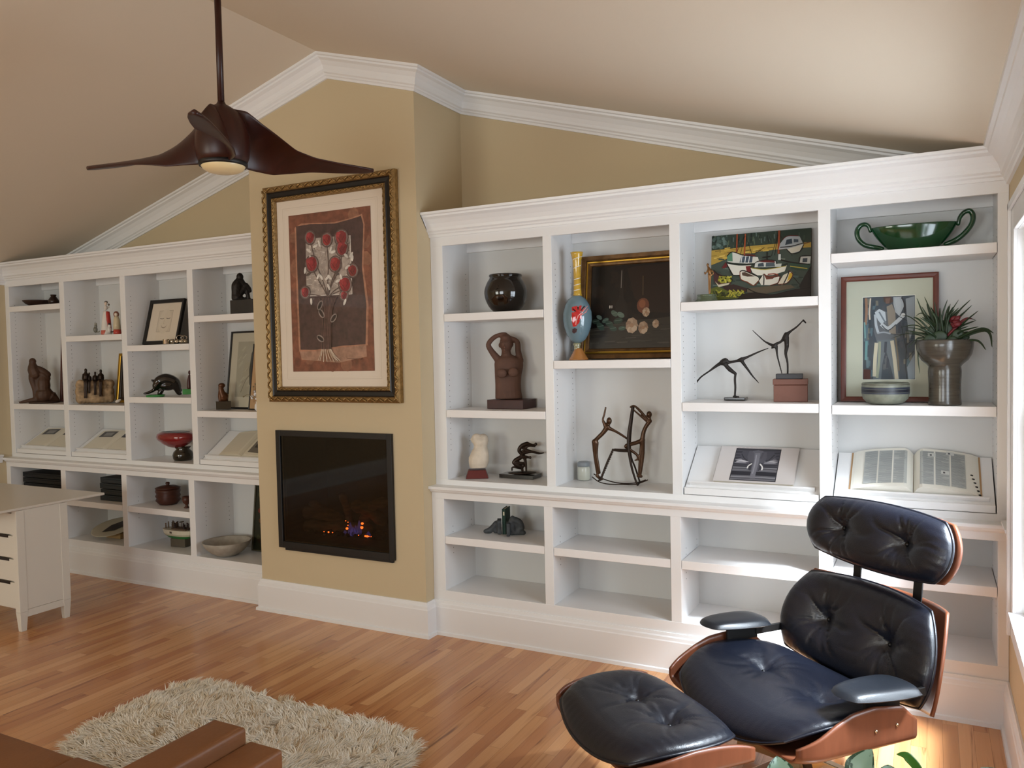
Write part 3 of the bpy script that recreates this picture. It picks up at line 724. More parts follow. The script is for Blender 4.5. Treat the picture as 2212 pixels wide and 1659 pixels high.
ft_ = (at(1820, 1622, z=0)-CP); A0 = math.atan2(ft_.y, ft_.x)
for k in range(5):
    a = A0+k*2*math.pi/5; d = Vector((math.cos(a), math.sin(a), 0)); s_ = Vector((-d.y, d.x, 0)); L_ = .335
    m = MB(); p = CP+d*.02
    vs = [p-s_*.021+CZ*.075, p+s_*.021+CZ*.075, p-s_*.019+CZ*.132, p+s_*.019+CZ*.132]
    q_ = CP+d*L_; vs += [q_-s_*.016+CZ*.02, q_+s_*.016+CZ*.02, q_-s_*.014+CZ*.05, q_+s_*.014+CZ*.05]
    m.add(vs, [(0, 1, 3, 2), (4, 6, 7, 5), (0, 4, 5, 1), (2, 3, 7, 6), (0, 2, 6, 4), (1, 5, 7, 3)], False)
    lg = m.build('base_leg', chrome, ch, bevel=.003)
    m = MB(); m.lathe([(.017, 0), (.018, .004), (.01, .01), (.005, .012), (.005, .022)], CP+d*(L_-.02), seg=14); m.build('glide', chrome, lg)
# ottoman
OC = C(.695, 0, 0)
ot = thing('ottoman', (OC.x, OC.y, 0), 'black leather tufted ottoman with a rosewood shell, in front of the lounge chair', 'ottoman')
cush('cushion', ot, C(.688, 0, .378), CS, CF, Vector((0, 0, 1)), .312, .238, .062, .042, [(-.10, -.04), (.11, -.04)], nose=.03, sq=.7, wr=.008, dim=.034, low=.5)
def ot_sh(u, v):
    f = lerp(.475, .875, v); s = (2*u-1); a = abs(s); g = (f-.695)/.22
    top = .425-.03*abs(g)**3-(.02 if g > 0 else 0)*g
    hw = .326*math.sqrt(max(.05, 1-.5*max(0, g)**4))
    if a > .8: z = lerp(.365, max(top, .367), (a-.8)/.2); x = hw
    elif a > .5: k = (a-.5)/.3; z = lerp(.335, .365, k*k); x = lerp(hw*.75, hw, math.sin(k*math.pi/2))
    else: z = .33+.005*(a/.5)**2; x = hw*.75*a/.5
    return C(f, math.copysign(x, s), z)
m = MB(); m.grid(ot_sh, 51, 21); m.build('shell', plywood, ot, solid=.011)
m = MB(); m.lathe([(.09, .30), (.1, .312), (.1, .335)], OC, seg=20); m.lathe([(.017, .09), (.017, .30)], OC, seg=20); m.lathe([(.03, .07), (.034, .075), (.034, .13), (.017, .145)], OC, seg=20); m.build('column', chrome, ot)
for k in range(4):
    a = TH+math.pi/4+k*math.pi/2; d = Vector((math.cos(a), math.sin(a), 0)); s_ = Vector((-d.y, d.x, 0)); L_ = .27; p = OC+d*.02; q_ = OC+d*L_; m = MB()
    vs = [p-s_*.021+CZ*.075, p+s_*.021+CZ*.075, p-s_*.019+CZ*.132, p+s_*.019+CZ*.132, q_-s_*.016+CZ*.02, q_+s_*.016+CZ*.02, q_-s_*.014+CZ*.05, q_+s_*.014+CZ*.05]
    m.add(vs, [(0, 1, 3, 2), (4, 6, 7, 5), (0, 4, 5, 1), (2, 3, 7, 6), (0, 2, 6, 4), (1, 5, 7, 3)], False)
    lg = m.build('base_leg', chrome, ot, bevel=.003)
    m = MB(); m.lathe([(.017, 0), (.018, .004), (.01, .01), (.005, .012), (.005, .022)], OC+d*(L_-.02), seg=14); m.build('glide', chrome, lg)

# ---------------------------------------------------------------- white desk
t = thing('desk', (-4.3, -.8, 0), 'white desk with a drawer pedestal and tapered feet, in front of the left bookcase', 'desk')
desk_m = mat('white desk lacquer', '#D3CDC1', .42); top_m = mat('pale desk top', '#CFC8BC', .3)
DX = -4.06
m = MB(); m.box(-5.35, DX+.005, -1.42, -.50, .752, .768); m.build('top', top_m, t, bevel=.004)
m = MB(); m.box(-4.47, DX-.003, -1.07, -.79, .13, .751); m.build('pedestal', desk_m, t, bevel=.002)
for y0, y1 in ((-1.095, -1.045), (-.815, -.765)):
    for x0, x1 in ((DX-.045, DX), (-4.50, -4.455)):
        m = MB(); m.box(x0, x1, y0, y1, .12, .75)
        c0, c1 = (y0, y1)
        ty0, ty1 = y0+.008, y1-.008; tx0, tx1 = x0+.008, x1-.008
        m.add([(x0, y0, .12), (x1, y0, .12), (x1, y1, .12), (x0, y1, .12), (tx0, ty0, .0), (tx1, ty0, .0), (tx1, ty1, .0), (tx0, ty1, .0)], [(0, 4, 5, 1), (1, 5, 6, 2), (2, 6, 7, 3), (3, 7, 4, 0), (4, 7, 6, 5)], False)
        m.build('leg', desk_m, t, bevel=.0015)
m = MB(); m.box(DX-.03, DX-.003, -1.05, -.81, .085, .129); m.build('side_rail', desk_m, t)
for z0, z1 in ((.60, .73), (.455, .59), (.31, .445), (.14, .30)):
    m = MB(); m.box(-4.45, DX-.05, -1.088, -1.07, z0, z1); d_ = m.build('drawer', desk_m, t, bevel=.002)
    if z0 < .5: m = MB(); m.box(-4.40, -4.16, -1.0895, -1.087, z1-.012, z1+.006); m.build('handle_slot', black_m, d_)
for x in (-5.30, -5.25):
    pass
for y in (-1.3, -.6):
    m = MB(); m.box(-5.3, -5.255, y-.022, y+.022, 0, .752); m.build('leg', desk_m, t, bevel=.0015)

# ---------------------------------------------------------------- sofa seen from behind, lower left corner
t = thing('sofa', (-1.3, -3.0, 0), 'brown leather sofa with a piped back cushion, cut by the lower left corner', 'sofa')
def softbox(name, x0, x1, y0, y1, z0, z1, r=.04, puff=.0, parent=t, seg=4):
    m = MB(); n = 12
    def face(o, U, V, N_, lu, lv):
        def fn(u, v):
            e = (1-(2*u-1)**2)*(1-(2*v-1)**2)
            return Vector(o)+Vector(U)*(u*lu)+Vector(V)*(v*lv)+Vector(N_)*puff*e
        m.grid(fn, n, n)
    dx, dy, dz = x1-x0, y1-y0, z1-z0
    face((x0, y0, z1), (1, 0, 0), (0, 1, 0), (0, 0, 1), dx, dy); face((x0, y1, z0), (1, 0, 0), (0, -1, 0), (0, 0, -1), dx, dy)
    face((x0, y0, z0), (1, 0, 0), (0, 0, 1), (0, -1, 0), dx, dz); face((x1, y1, z0), (-1, 0, 0), (0, 0, 1), (0, 1, 0), dx, dz)
    face((x0, y1, z0), (0, -1, 0), (0, 0, 1), (-1, 0, 0), dy, dz); face((x1, y0, z0), (0, 1, 0), (0, 0, 1), (1, 0, 0), dy, dz)
    o = m.build(name, leather_brown, parent)
    md = o.modifiers.new('w', 'WELD'); md.merge_threshold = .0005
    md = o.modifiers.new('b', 'BEVEL'); md.width = r; md.segments = seg; md.limit_method = 'ANGLE'; md.angle_limit = math.radians(50)
    return o
softbox('seat_frame', -1.9, -.84, -3.9, -2.52, .08, .29, .02)
softbox('seat_cushion', -1.42, -.845, -3.9, -2.50, .295, .452, .05, .012)
softbox('chaise_cushion', -2.4, -1.425, -3.9, -2.50, .295, .445, .04, .008)
softbox('chaise_frame', -2.4, -1.9, -3.9, -2.52, .08, .29, .02)
ap = softbox('back_cushion', -.842, -.722, -3.9, -2.485, .40, .672, .038, .006)
m = MB()
for x in (-.730, -.834):
    m.tube([(x, -3.85, .662), (x, -2.54, .662), (x, -2.505, .652), (x, -2.493, .60), (x, -2.49, .45)], .0055, seg=8)
m.build('piping', leather_brown, ap)
softbox('back_frame', -.722, -.605, -3.9, -2.475, .08, .632, .012)
for x, y in ((-.66, -2.56), (-.66, -3.8), (-2.3, -2.6), (-2.3, -3.8)):
    MB().lathe([(.02, 0), (.028, .085)], (x, y, 0), seg=12).build('foot', mat('dark wood foot', '#2A1810', .5), t)

# ---------------------------------------------------------------- sheepskin rug
rug_pts = [(-2.364, -1.936), (-2.434, -1.759), (-2.46, -1.523), (-2.43, -1.27), (-2.255, -1.20), (-2.002, -1.205), (-1.763, -1.20), (-1.483, -1.205), (-1.24, -1.215), (-1.03, -1.28), (-.945, -1.447), (-.93, -1.70), (-1.05, -1.93), (-1.4, -2.02), (-1.9, -2.03), (-2.2, -2.02)]
sp_ = spline([Vector((x, y, 0)) for x, y in rug_pts+rug_pts[:1]], 8)[:-1]
cx = sum(p.x for p in sp_)/len(sp_); cy = sum(p.y for p in sp_)/len(sp_)
rug = thing('sheepskin_rug', (cx, cy, 0), 'shaggy cream sheepskin rug lying on the oak floor behind the brown sofa', 'rug')
m = MB(); n = len(sp_); vs = []
for z, k in ((.001, 1.), (.012, .995), (.022, .95), (.026, .6), (.027, .05)):
    vs += [Vector((cx+(p.x-cx)*k, cy+(p.y-cy)*k, z)) for p in sp_]
fs = [(i*n+j, i*n+(j+1) % n, (i+1)*n+(j+1) % n, (i+1)*n+j) for i in range(4) for j in range(n)]+[tuple(range(n))[::-1], tuple(range(4*n, 5*n))]
m.add(vs, fs, True); m.build('hide', mat('sheepskin hide', '#CDB99A', .95), rug)
# fur: tens of thousands of tapered locks, combed into clumps
poly = np.array([(p.x, p.y) for p in sp_])
def inside(P):
    x, y = P[:, 0], P[:, 1]; c = np.zeros(len(P), bool); j = len(poly)-1
    for i in range(len(poly)):
        xi, yi = poly[i]; xj, yj = poly[j]
        k = ((yi > y) != (yj > y)) & (x < (xj-xi)*(y-yi)/(yj-yi+1e-12)+xi); c ^= k; j = i
    return c
rng = np.random.default_rng(3)
lo, hi = poly.min(0), poly.max(0); P = rng.uniform(lo, hi, (105000, 2)); P = P[inside(P)][:62000]
nc = 900; Cc = rng.uniform(lo, hi, (nc, 2)); Ca = rng.normal(0, .75, nc)
# smooth flow field
def flow(P): return 2.3+1.1*np.sin(P[:, 0]*3.1+1)+.9*np.cos(P[:, 1]*4.3+P[:, 0]*1.7)
idx = np.empty(len(P), int)
for a in range(0, len(P), 4000):
    d = ((P[a:a+4000, None, :]-Cc[None])**2).sum(2); idx[a:a+4000] = d.argmin(1)
ang = flow(P)+Ca[idx]*.8+rng.normal(0, .22, len(P)); L_ = rng.uniform(.038, .075, len(P)); hgt = rng.uniform(.35, .85, len(P))
dirv = np.stack([np.cos(ang), np.sin(ang)], 1); side = np.stack([-dirv[:, 1], dirv[:, 0]], 1); wd = rng.uniform(.0011, .0026, len(P))
to = (Cc[idx]-P); NSEG = 5; V_ = np.empty((len(P), NSEG, 2, 3))
for k in range(NSEG):
    s = k/(NSEG-1); adv = L_*(s**1.25)*.85; z = .02+L_*hgt*(s*1.15-.72*s*s)
    q_ = P+dirv*adv[:, None]+to*(.38*s*s); w_ = wd*(1-s**2*.93)
    V_[:, k, 0, :2] = q_-side*w_[:, None]; V_[:, k, 1, :2] = q_+side*w_[:, None]; V_[:, k, :, 2] = z[:, None]
me = bpy.data.meshes.new('fur'); Vn = V_.reshape(-1, 3)-np.array([cx, cy, 0]); nb = len(P)
me.vertices.add(len(Vn)); me.vertices.foreach_set('co', Vn.astype(np.float32).ravel())
b_ = (np.arange(nb)*NSEG*2)[:, None, None]; q0 = np.array([[2*k, 2*k+1, 2*k+3, 2*k+2] for k in range(NSEG-1)])[None]
F_ = (b_+q0).reshape(-1, 4); me.loops.add(F_.size); me.loops.foreach_set('vertex_index', F_.ravel().astype(np.int32))
me.polygons.add(len(F_)); me.polygons.foreach_set('loop_start', (np.arange(len(F_))*4).astype(np.int32)); me.update(calc_edges=True)
me.polygons.foreach_set('use_smooth', [True]*len(F_))
ca = me.color_attributes.new('Col', 'FLOAT_COLOR', 'POINT')
tint = np.array([srgb('#F4EEE0')[:3], srgb('#EBE0CB')[:3], srgb('#DFD0B3')[:3], srgb('#C6AE8A')[:3]])
ci = rng.choice(4, nc, p=[.4, .35, .2, .05])[idx]; ci = np.where(rng.random(nb) < .4, rng.choice(4, nb, p=[.5, .3, .15, .05]), ci)
cc = np.ones((nb, NSEG*2, 4), np.float32); cc[:, :, :3] = tint[ci][:, None, :]
ca.data.foreach_set('color', cc.ravel()); me.materials.append(mat('sheep wool', None, .8, sheen=.3))
fo = bpy.data.objects.new('fur', me); COL.objects.link(fo); fo.parent = rug; tag(fo, kind='stuff')

# ---------------------------------------------------------------- potted plant in the lower right corner
leaf_m = bpy.data.materials.new('variegated leaf'); leaf_m.use_nodes = True; lt = leaf_m.node_tree; lb = lt.nodes['Principled BSDF']
la = lt.nodes.new('ShaderNodeAttribute'); la.attribute_name = 'Col'; ln = lt.nodes.new('ShaderNodeTexNoise'); ln.inputs['Scale'].default_value = 70; ln.inputs['Detail'].default_value = 3
lc = lt.nodes.new('ShaderNodeTexCoord'); lt.links.new(lc.outputs['Object'], ln.inputs['Vector'])
sep = lt.nodes.new('ShaderNodeSeparateColor'); lt.links.new(la.outputs['Color'], sep.inputs[0])
ma = lt.nodes.new('ShaderNodeMath'); ma.operation = 'MULTIPLY_ADD'; lt.links.new(ln.outputs['Fac'], ma.inputs[0]); ma.inputs[1].default_value = .9; lt.links.new(sep.outputs[0], ma.inputs[2])
rp = lt.nodes.new('ShaderNodeValToRGB'); e = rp.color_ramp.elements; e[0].position = .92; e[0].color = srgb('#8FB3A2'); e[1].position = 1.08; e[1].color = srgb('#1F4A35')
lt.links.new(ma.outputs[0], rp.inputs[0]); lt.links.new(rp.outputs[0], lb.inputs['Base Color']); lb.inputs['Roughness'].default_value = .35
PB = Vector((.84, -2.12, 0))
t = thing('potted_plant', PB, 'house plant with silver-green variegated leaves in front of the black lounge chair', 'plant')
MB().lathe([(.10, 0), (.105, .01), (.135, .24), (.142, .25), (.142, .28), (.13, .28), (.125, .25), (.002, .245)], PB, seg=32).build('pot', mat('glazed pot', '#6B6A66', .4), t)
def leaf(base, tip, w, lift, roll, mtr, name='leaf', col=None):
    base, tip = Vector(base), Vector(tip); d = tip-base; L_ = d.length; d.normalize(); s_ = d.cross(Vector((0, 0, 1))).normalized(); n_ = s_.cross(d)
    s_ = (s_*math.cos(roll)+n_*math.sin(roll)); n_ = s_.cross(d)
    m = MB()
    def fn(u, v):
        x = 2*u-1; pw = (math.sin(math.pi*min(1, v**.75))**.8 if v < 1 else 0)*w+.0004
        return base+d*(L_*v)+s_*(x*pw)+n_*(lift*math.sin(math.pi*v)+abs(x)*pw*.35)+Vector((0, 0, -.25*L_*v*v*.3))
    nu, nv = 9, 17; vs = [fn(i/(nu-1), j/(nv-1)) for j in range(nv) for i in range(nu)]
    for j in range(nv-1):
        for i in range(nu-1):
            e = max(abs(2*(i+.5)/(nu-1)-1)**2, abs((j+.5)/(nv-1)-.5)*1.1); g = .18+.5*e
            m.col = (g, g, g, 1) if col is None else srgb(col)
            m.add([vs[j*nu+i], vs[j*nu+i+1], vs[(j+1)*nu+i+1], vs[(j+1)*nu+i]], [(0, 1, 2, 3)], True)
    o = m.build(name, mtr, t); o.modifiers.new('w', 'WELD').merge_threshold = .00005; return o
stem_m = mat('green stem', '#5D8A4A', .5)
LV = [((1690, 1700), (1678, 1628), .036), ((1860, 1705), (1884, 1611), .040), ((1925, 1700), (1918, 1648), .026), ((2150, 1700), (2118, 1654), .028), ((1770, 1740), (1760, 1672), .035), ((2020, 1760), (2030, 1690), .034), ((1950, 1800), (1960, 1700), .04)]
for i, (b0, t0, w_) in enumerate(LV):
    yy = -1.95+.05*math.sin(i*2.3); b1 = at(*b0, y=yy-.03); t1 = at(*t0, y=yy)
    leaf(b1, t1, w_, .012, R_.uniform(-.3, .3), leaf_m)
    MB().tube(spline([PB+Vector((R_.uniform(-.05, .05), R_.uniform(-.05, .05), .245)), lerp(PB+Vector((0, 0, .35)), b1, .5)+Vector((0, 0, .05)), b1], 5), .0035, seg=7).build('stem', stem_m, t)
g1 = at(1990, 1690, y=-1.98); g2 = at(1962, 1636, y=-1.97); g3 = at(1937, 1629, y=-1.96)
m = MB(); pts = spline([PB+Vector((0, 0, .245)), lerp(PB+Vector((0, 0, .3)), g1, .6), g1, g2, g3], 6); m.tube(pts, [lerp(.004, .011, min(1, i/14)) if i < 18 else lerp(.011, .001, (i-18)/6) for i in range(len(pts))], seg=8, flat=.18, up=(.4, -.6, .6))
m.build('leaf_blade', mat('fresh green blade', '#3F7D2C', .4), t)
# ---------------------------------------------------------------- things on the shelves
ZA, ZB_, ZC_, ZD, ZE = (930, 480, .2532), (930, 850, .24864), (1460, 440, .27733), (1780, 400, .30147), (1450, 880, .34448)
ZG, ZH, ZI = (0, 540, .2893), (270, 540, .2893), (0, 980, .27125)
class Sc:
    """a thing standing on a shelf at height z, about Y in from the face; P(x, y, d) is a point of the upright plane
    through its base that faces the room's middle, d metres in front of (-) or behind (+) that plane"""
    def __init__(s, conv, bx, z, Y, name, label, cat, group=None):
        s.c = conv; u = conv[0]+bx*conv[2]
        p = at(u, conv[1]+500*conv[2], y=Y); z += .0012; s.B = Vector((p.x, Y, z)); s.z = z
        n = s.B-Vector(CAM); n.z = 0; s.n = n.normalized(); s.rt = s.n.cross(Vector((0, 0, 1))).normalized(); s.k = n.length and (s.B-Vector(CAM)).dot(Vector(AF))/FPX*conv[2]
        s.t = thing(name, s.B, label, cat, group)
    def P(s, x, y, d=0.):
        u = s.c[0]+x*s.c[2]; v = s.c[1]+y*s.c[2]
        r = Vector(AR*((u-1106)/FPX)-AU*((v-829.5)/FPX)+AF); c = Vector(CAM)
        q = c+r*((s.B+s.n*d-c).dot(s.n)/r.dot(s.n)); q.z = max(q.z, s.z+.0035); return q
    def limb(s, mb, pts, rad, n=4, seg=10, flat=1.):
        p = [s.P(*a) for a in pts]; r = [a*s.k for a in (rad if isinstance(rad, (list, tuple)) else [rad]*len(pts))]
        for a, b in zip(p, r): a.z = max(a.z, s.z+b+.002)
        if n > 1: p = spline(p, n); r = interp(r, n)
        return mb.tube(p, r, seg=seg, flat=flat)
    def ball(s, mb, x, y, rx, ry, d=0., rd=None, rot=0.):
        q = Matrix((s.rt, s.n, Vector((0, 0, 1)))).transposed() @ Matrix.Rotation(rot, 3, 'Y')
        c = s.P(x, y, d); c.z = max(c.z, s.z+ry*s.k*.97+.003)
        return mb.ball(c, (rx*s.k, (rd if rd is not None else min(rx, ry))*s.k, ry*s.k), rot=q)
    def loft(s, mb, rows, seg=22, pw=2.3):
        """closed solid through rows (y, x0, x1, depth[, d]): rounded sections"""
        Y = [r[0] for r in rows]; vs = []; n = 0; ys = []
        for i in range(len(rows)-1): ys += [lerp(Y[i], Y[i+1], k/4) for k in range(4)]
        ys.append(Y[-1])
        sp = spline([Vector((r[1], r[2], r[3])) for r in rows], 4); dd = interp([(r[4] if len(r) > 4 else 0.) for r in rows], 4)
        for y, q, d in zip(ys, sp, dd):
            c = s.P((q.x+q.y)/2, y, d); a = (q.y-q.x)/2*s.k; b = q.z*s.k
            for k in range(seg):
                t = 2*math.pi*k/seg; ct, st = math.cos(t), math.sin(t)
                vs.append(c+s.rt*(a*math.copysign(abs(ct)**(2/pw), ct))+s.n*(b*math.copysign(abs(st)**(2/pw), st)))
            n += 1
        fs = [(i*seg+k, i*seg+(k+1) % seg, (i+1)*seg+(k+1) % seg, (i+1)*seg+k) for i in range(n-1) for k in range(seg)]+[tuple(range(seg)), tuple(range((n-1)*seg, n*seg))[::-1]]
        return mb.add(vs, fs, True)
    def lathe(s, mb, x, prof, d=0., seg=32, cap=True):
        """prof [(radius, y)] in picture units of the enlarged view; y below the shelf is clamped"""
        o = s.P(x, prof[-1][1], d); pr = []
        for r, y in prof: pr.append((max(r*s.k, .0004), s.P(x, y, d).z))
        if pr[-1][1] < pr[0][1]: pr = pr[::-1]
        return mb.lathe(pr, (o.x, o.y, 0), seg=seg, cap=cap)
    def lathez(s, mb, x, prof, d=0., **k):
        o = s.P(x, 500, d); return mb.lathe([(max(r*s.k, .0004), s.z+z) for r, z in prof], (o.x, o.y, 0), **k)
def boxz(mb, p0, p1, depth, z0, z1):
    """box whose front bottom edge runs p0-p1 (x, y), depth straight back from it"""
    a, b = Vector((p0[0], p0[1], z0)), Vector((p1[0], p1[1], z0)); d = (b-a); n = Vector((-d.y, d.x, 0)).normalized()*depth
    return mb.obox(a, d, n, Vector((0, 0, z1-z0)))
bronze = mat('dark bronze', '#2E221A', .36, metal=.55, bump=.2, bscale=60, var=.3, vscale=20)
bronze_rough = mat('pitted black bronze', '#2B2623', .5, metal=.5, bump=.9, bscale=90, var=.3, vscale=50)
black_gloss = mat('black glaze', '#100B09', .12, spec=.6, coat=.5)
clay = mat('brown clay', '#5E4235', .7, bump=.35, bscale=45, var=.2, vscale=14)
redwood = mat('dark red wood', '#3A1614', .4, var=.2, vscale=20)

# --- right bookcase, first bay
s = Sc(ZA, 640, R1A, .12, 'ceramic_pot', 'round glossy black pot on the top shelf of the bay next to the chimney breast', 'pot')
m = MB(); s.lathez(m, 640, [(a_.x, a_.y) for a_ in spline([Vector((r_, z_*1000, 0)) for r_, z_ in [(98, .0), (112, .005), (146, .03), (174, .07), (184, .105), (180, .135), (160, .17), (142, .19), (136, .20), (138, .208), (136, .215), (126, .213), (122, .20), (140, .18), (150, .12), (4, .02)]], 4)], seg=56); m.v = [(p_[0], p_[1], s.z+(p_[2]-s.z)/1000) for p_ in m.v]; m.build('body', black_gloss, s.t)
m = MB(); s.lathez(m, 640, [(139, .203), (142, .209), (138, .216), (133, .216)], seg=44); m.build('rim', black_gloss, s.t)
s = Sc(ZA, 660, R1B, .20, 'torso_sculpture', 'brown clay torso sculpture with both hands on its head, on a dark red base', 'sculpture')
m = MB()
s.loft(m, [(1132, 612, 700, 34), (1160, 566, 758, 58), (1195, 546, 788, 66), (1240, 546, 790, 68), (1300, 548, 778, 62), (1380, 552, 772, 60), (1450, 552, 776, 64), (1506, 552, 786, 66)])
s.limb(m, [(648, 1155), (645, 1100), (645, 1060)], [50, 38, 40]); s.ball(m, 645, 1035, 56, 78, rd=60); s.ball(m, 640, 985, 46, 30, rd=50)
s.ball(m, 630, 1062, 10, 20, -.035, 12); s.ball(m, 588, 1050, 9, 20); s.ball(m, 700, 1042, 9, 20)
s.limb(m, [(633, 1045, -.075), (632, 1068, -.088)], [8, 12], n=1); s.limb(m, [(600, 1018, -.062), (625, 1022, -.075)], [8, 8], n=1); s.limb(m, [(645, 1022, -.075), (672, 1018, -.062)], [8, 8], n=1); s.limb(m, [(615, 1088, -.07), (632, 1092, -.08), (650, 1088, -.07)], [6, 9, 6], n=2); s.ball(m, 634, 1108, 20, 14, -.06, 16)
s.limb(m, [(575, 1170), (520, 1100), (494, 1042), (540, 985), (600, 958), (640, 952)], [34, 26, 22, 21, 18, 14])
s.limb(m, [(765, 1180), (748, 1100), (742, 1030), (715, 1000), (675, 985), (640, 960)], [30, 26, 24, 20, 18, 14])
s.limb(m, [(640, 948), (610, 955), (580, 975)], [10, 11, 8]); s.limb(m, [(625, 948), (655, 960), (690, 985)], [10, 11, 8])
s.ball(m, 606, 1290, 46, 40, -.068, 20); s.ball(m, 706, 1280, 46, 40, -.068, 20); s.ball(m, 622, 1458, 8, 8, -.155, 5)
m.build('figure', clay, s.t, remesh=.0045, smoothit=2)
m = MB(); p0 = at(930+452*.2532, 884, z=R1B); p1 = at(930+770*.2532, 885, z=R1B)
boxz(m, (p0.x, .125), (p1.x, .118), .165, R1B, R1B+.053); m.build('base', redwood, s.t, bevel=.002)
s = Sc(ZB_, 405, ZUB, .13, 'stone_sculpture', 'small cream stone carving of an embracing couple on a flared red base', 'sculpture')
stone = mat('cream alabaster', '#CDBEAA', .5, bump=.6, bscale=35, var=.14, vscale=18)
m = MB(); s.ball(m, 400, 385, 44, 38, rd=38); s.ball(m, 455, 385, 44, 36, rd=36); s.ball(m, 430, 415, 76, 30, rd=46); s.loft(m, [(372, 372, 480, 34), (400, 358, 502, 46), (430, 368, 500, 50), (460, 378, 494, 46), (500, 356, 502, 54), (560, 334, 510, 62), (600, 332, 506, 64), (645, 340, 490, 56)]); s.limb(m, [(360, 400), (420, 425), (490, 400)], [14, 16, 14]); s.limb(m, [(350, 560), (400, 530), (450, 480)], [20, 18, 16]); s.ball(m, 470, 570, 40, 50, rd=40)
m.build('figure', stone, s.t, remesh=.004, smoothit=1)
m = MB(); o = s.P(405, 700); a = s.rt; b_ = s.n; h0, h1 = 98*s.k, 74*s.k; z0, z1 = ZUB, ZUB+.048
vs = [Vector((o.x, o.y, z))+a*(i*h)+b_*(j*h*.8) for z, h in ((z0, h0), (z1, h1)) for i, j in ((-1, -1), (1, -1), (1, 1), (-1, 1))]
m.add(vs, [(3, 2, 1, 0), (4, 5, 6, 7), (0, 1, 5, 4), (1, 2, 6, 5), (2, 3, 7, 6), (3, 0, 4, 7)], False); m.build('base', mat('red lacquer wood', '#5A1E1B', .35), s.t, bevel=.002)
s = Sc(ZB_, 800, ZUB, .2, 'bronze_sculpture', 'small dark bronze of two acrobats, one balancing on the other, on a black slab', 'sculpture')
m = MB()
s.limb(m, [(985, 516), (940, 520), (880, 508), (830, 512), (790, 522)], [5, 9, 10, 15, 17]); s.limb(m, [(790, 522), (770, 500), (775, 475), (800, 450), (840, 435)], [18, 16, 17, 19, 18])
s.limb(m, [(840, 435), (880, 448), (905, 448)], [18, 12, 9]); s.ball(m, 915, 440, 13, 15); s.limb(m, [(800, 500), (830, 470), (860, 455), (905, 460)], [11, 10, 9, 7]); s.limb(m, [(800, 470), (850, 495), (960, 520)], [12, 11, 6])
s.limb(m, [(790, 528), (790, 548), (775, 560)], [16, 14, 18])
s.limb(m, [(775, 560), (740, 580), (725, 600)], [20, 20, 18]); s.limb(m, [(775, 556), (820, 550), (860, 556)], [18, 14, 9]); s.ball(m, 866, 556, 12, 14)
s.limb(m, [(725, 600), (750, 625), (790, 640), (800, 680)], [19, 17, 14, 11]); s.limb(m, [(725, 598), (770, 605), (810, 610), (790, 650), (715, 640), (708, 665)], [17, 15, 12, 9, 8, 8])
s.limb(m, [(820, 552), (828, 600), (832, 680)], [13, 10, 9]); s.limb(m, [(810, 552), (820, 590), (818, 620)], [11, 9, 8])
m.build('figures', bronze, s.t, remesh=.0026)
m = MB(); s.ball(m, 795, 688, 128, 14, rd=70); m.build('plinth', bronze, s.t)
m = MB(); boxz(m, (at(1084, 1030, z=ZUB).x, .165), (at(1158, 1034, z=ZUB).x, .165), .115, ZUB, ZUB+.022); m.build('base', black_gloss, s.t, bevel=.001)
# lower shelf: a pair of bookends with books between
def rocky(name, parts, label, Y, sx):
    s = Sc(ZB_, sx, RLS, Y, 'bookend', label, 'bookend', 'stone grey bookends'); m = MB(); parts(s, m)
    m.build('block', mat('slate grey cast stone', '#3D4144', .6, bump=.7, bscale=50, var=.35, vscale=30), s.t, remesh=.004); return s
def slab(s, m, x0, x1, y, d0, d1):
    p = s.P(x0, 1200, d0); p.z = s.z+.003; m.obox(p, s.rt*((x1-x0)*s.k), s.n*(d1-d0), Vector((0, 0, s.P(x0, y).z-s.z-.003)))
def be1(s, m):
    slab(s, m, 582, 618, 1098, -.035, .05)
    s.limb(m, [(480, 1230), (510, 1205), (545, 1165), (570, 1130)], [20, 26, 30, 26]); s.limb(m, [(560, 1150), (565, 1200), (580, 1225)], [26, 30, 26]); s.limb(m, [(530, 1180), (520, 1215), (480, 1235)], [20, 18, 14]); s.limb(m, [(545, 1160), (575, 1185), (600, 1190)], [14, 12, 12], n=3)
rocky('a', be1, 'left one of a pair of slate-grey crouching-figure bookends, beside the green book', .12, 560)
def be2(s, m):
    slab(s, m, 660, 692, 1120, -.035, .04)
    s.ball(m, 712, 1088, 24, 28, rd=24); s.limb(m, [(700, 1110), (732, 1100), (775, 1120), (795, 1165)], [24, 30, 28, 24]); s.limb(m, [(708, 1120), (715, 1180), (722, 1230)], [22, 26, 24]); s.limb(m, [(790, 1160), (760, 1200), (725, 1215)], [22, 22, 20]); s.limb(m, [(692, 1240), (745, 1238), (810, 1228)], [18, 24, 20]); s.limb(m, [(735, 1130), (760, 1165), (740, 1200)], [16, 15, 14])
rocky('b', be2, 'right one of a pair of slate-grey crouching-figure bookends, the larger', .12, 730)
s = Sc(ZB_, 652, RLS, .13, 'book', 'thin dark green book standing between the slate bookends', 'book')
m = MB(); o = s.P(640, 1240); o.z = RLS; d = s.n*.10+s.rt*.028; w_ = s.rt*.020-s.n*.006; hh = Vector((0, 0, .150))
m.obox(o-w_*.5, w_*.14, d, hh).obox(o+w_*.36, w_*.14, d, hh).obox(o-w_*.5, w_, s.n*.003, hh); m.build('cover', mat('green cloth cover', '#1D3A30', .7), s.t)
m = MB(); m.obox(o-w_*.34+s.n*.004+Vector((0, 0, .003)), w_*.68, d*.96, hh*.96); m.build('pages', mat('page block', '#D9D0BC', .9), s.t)
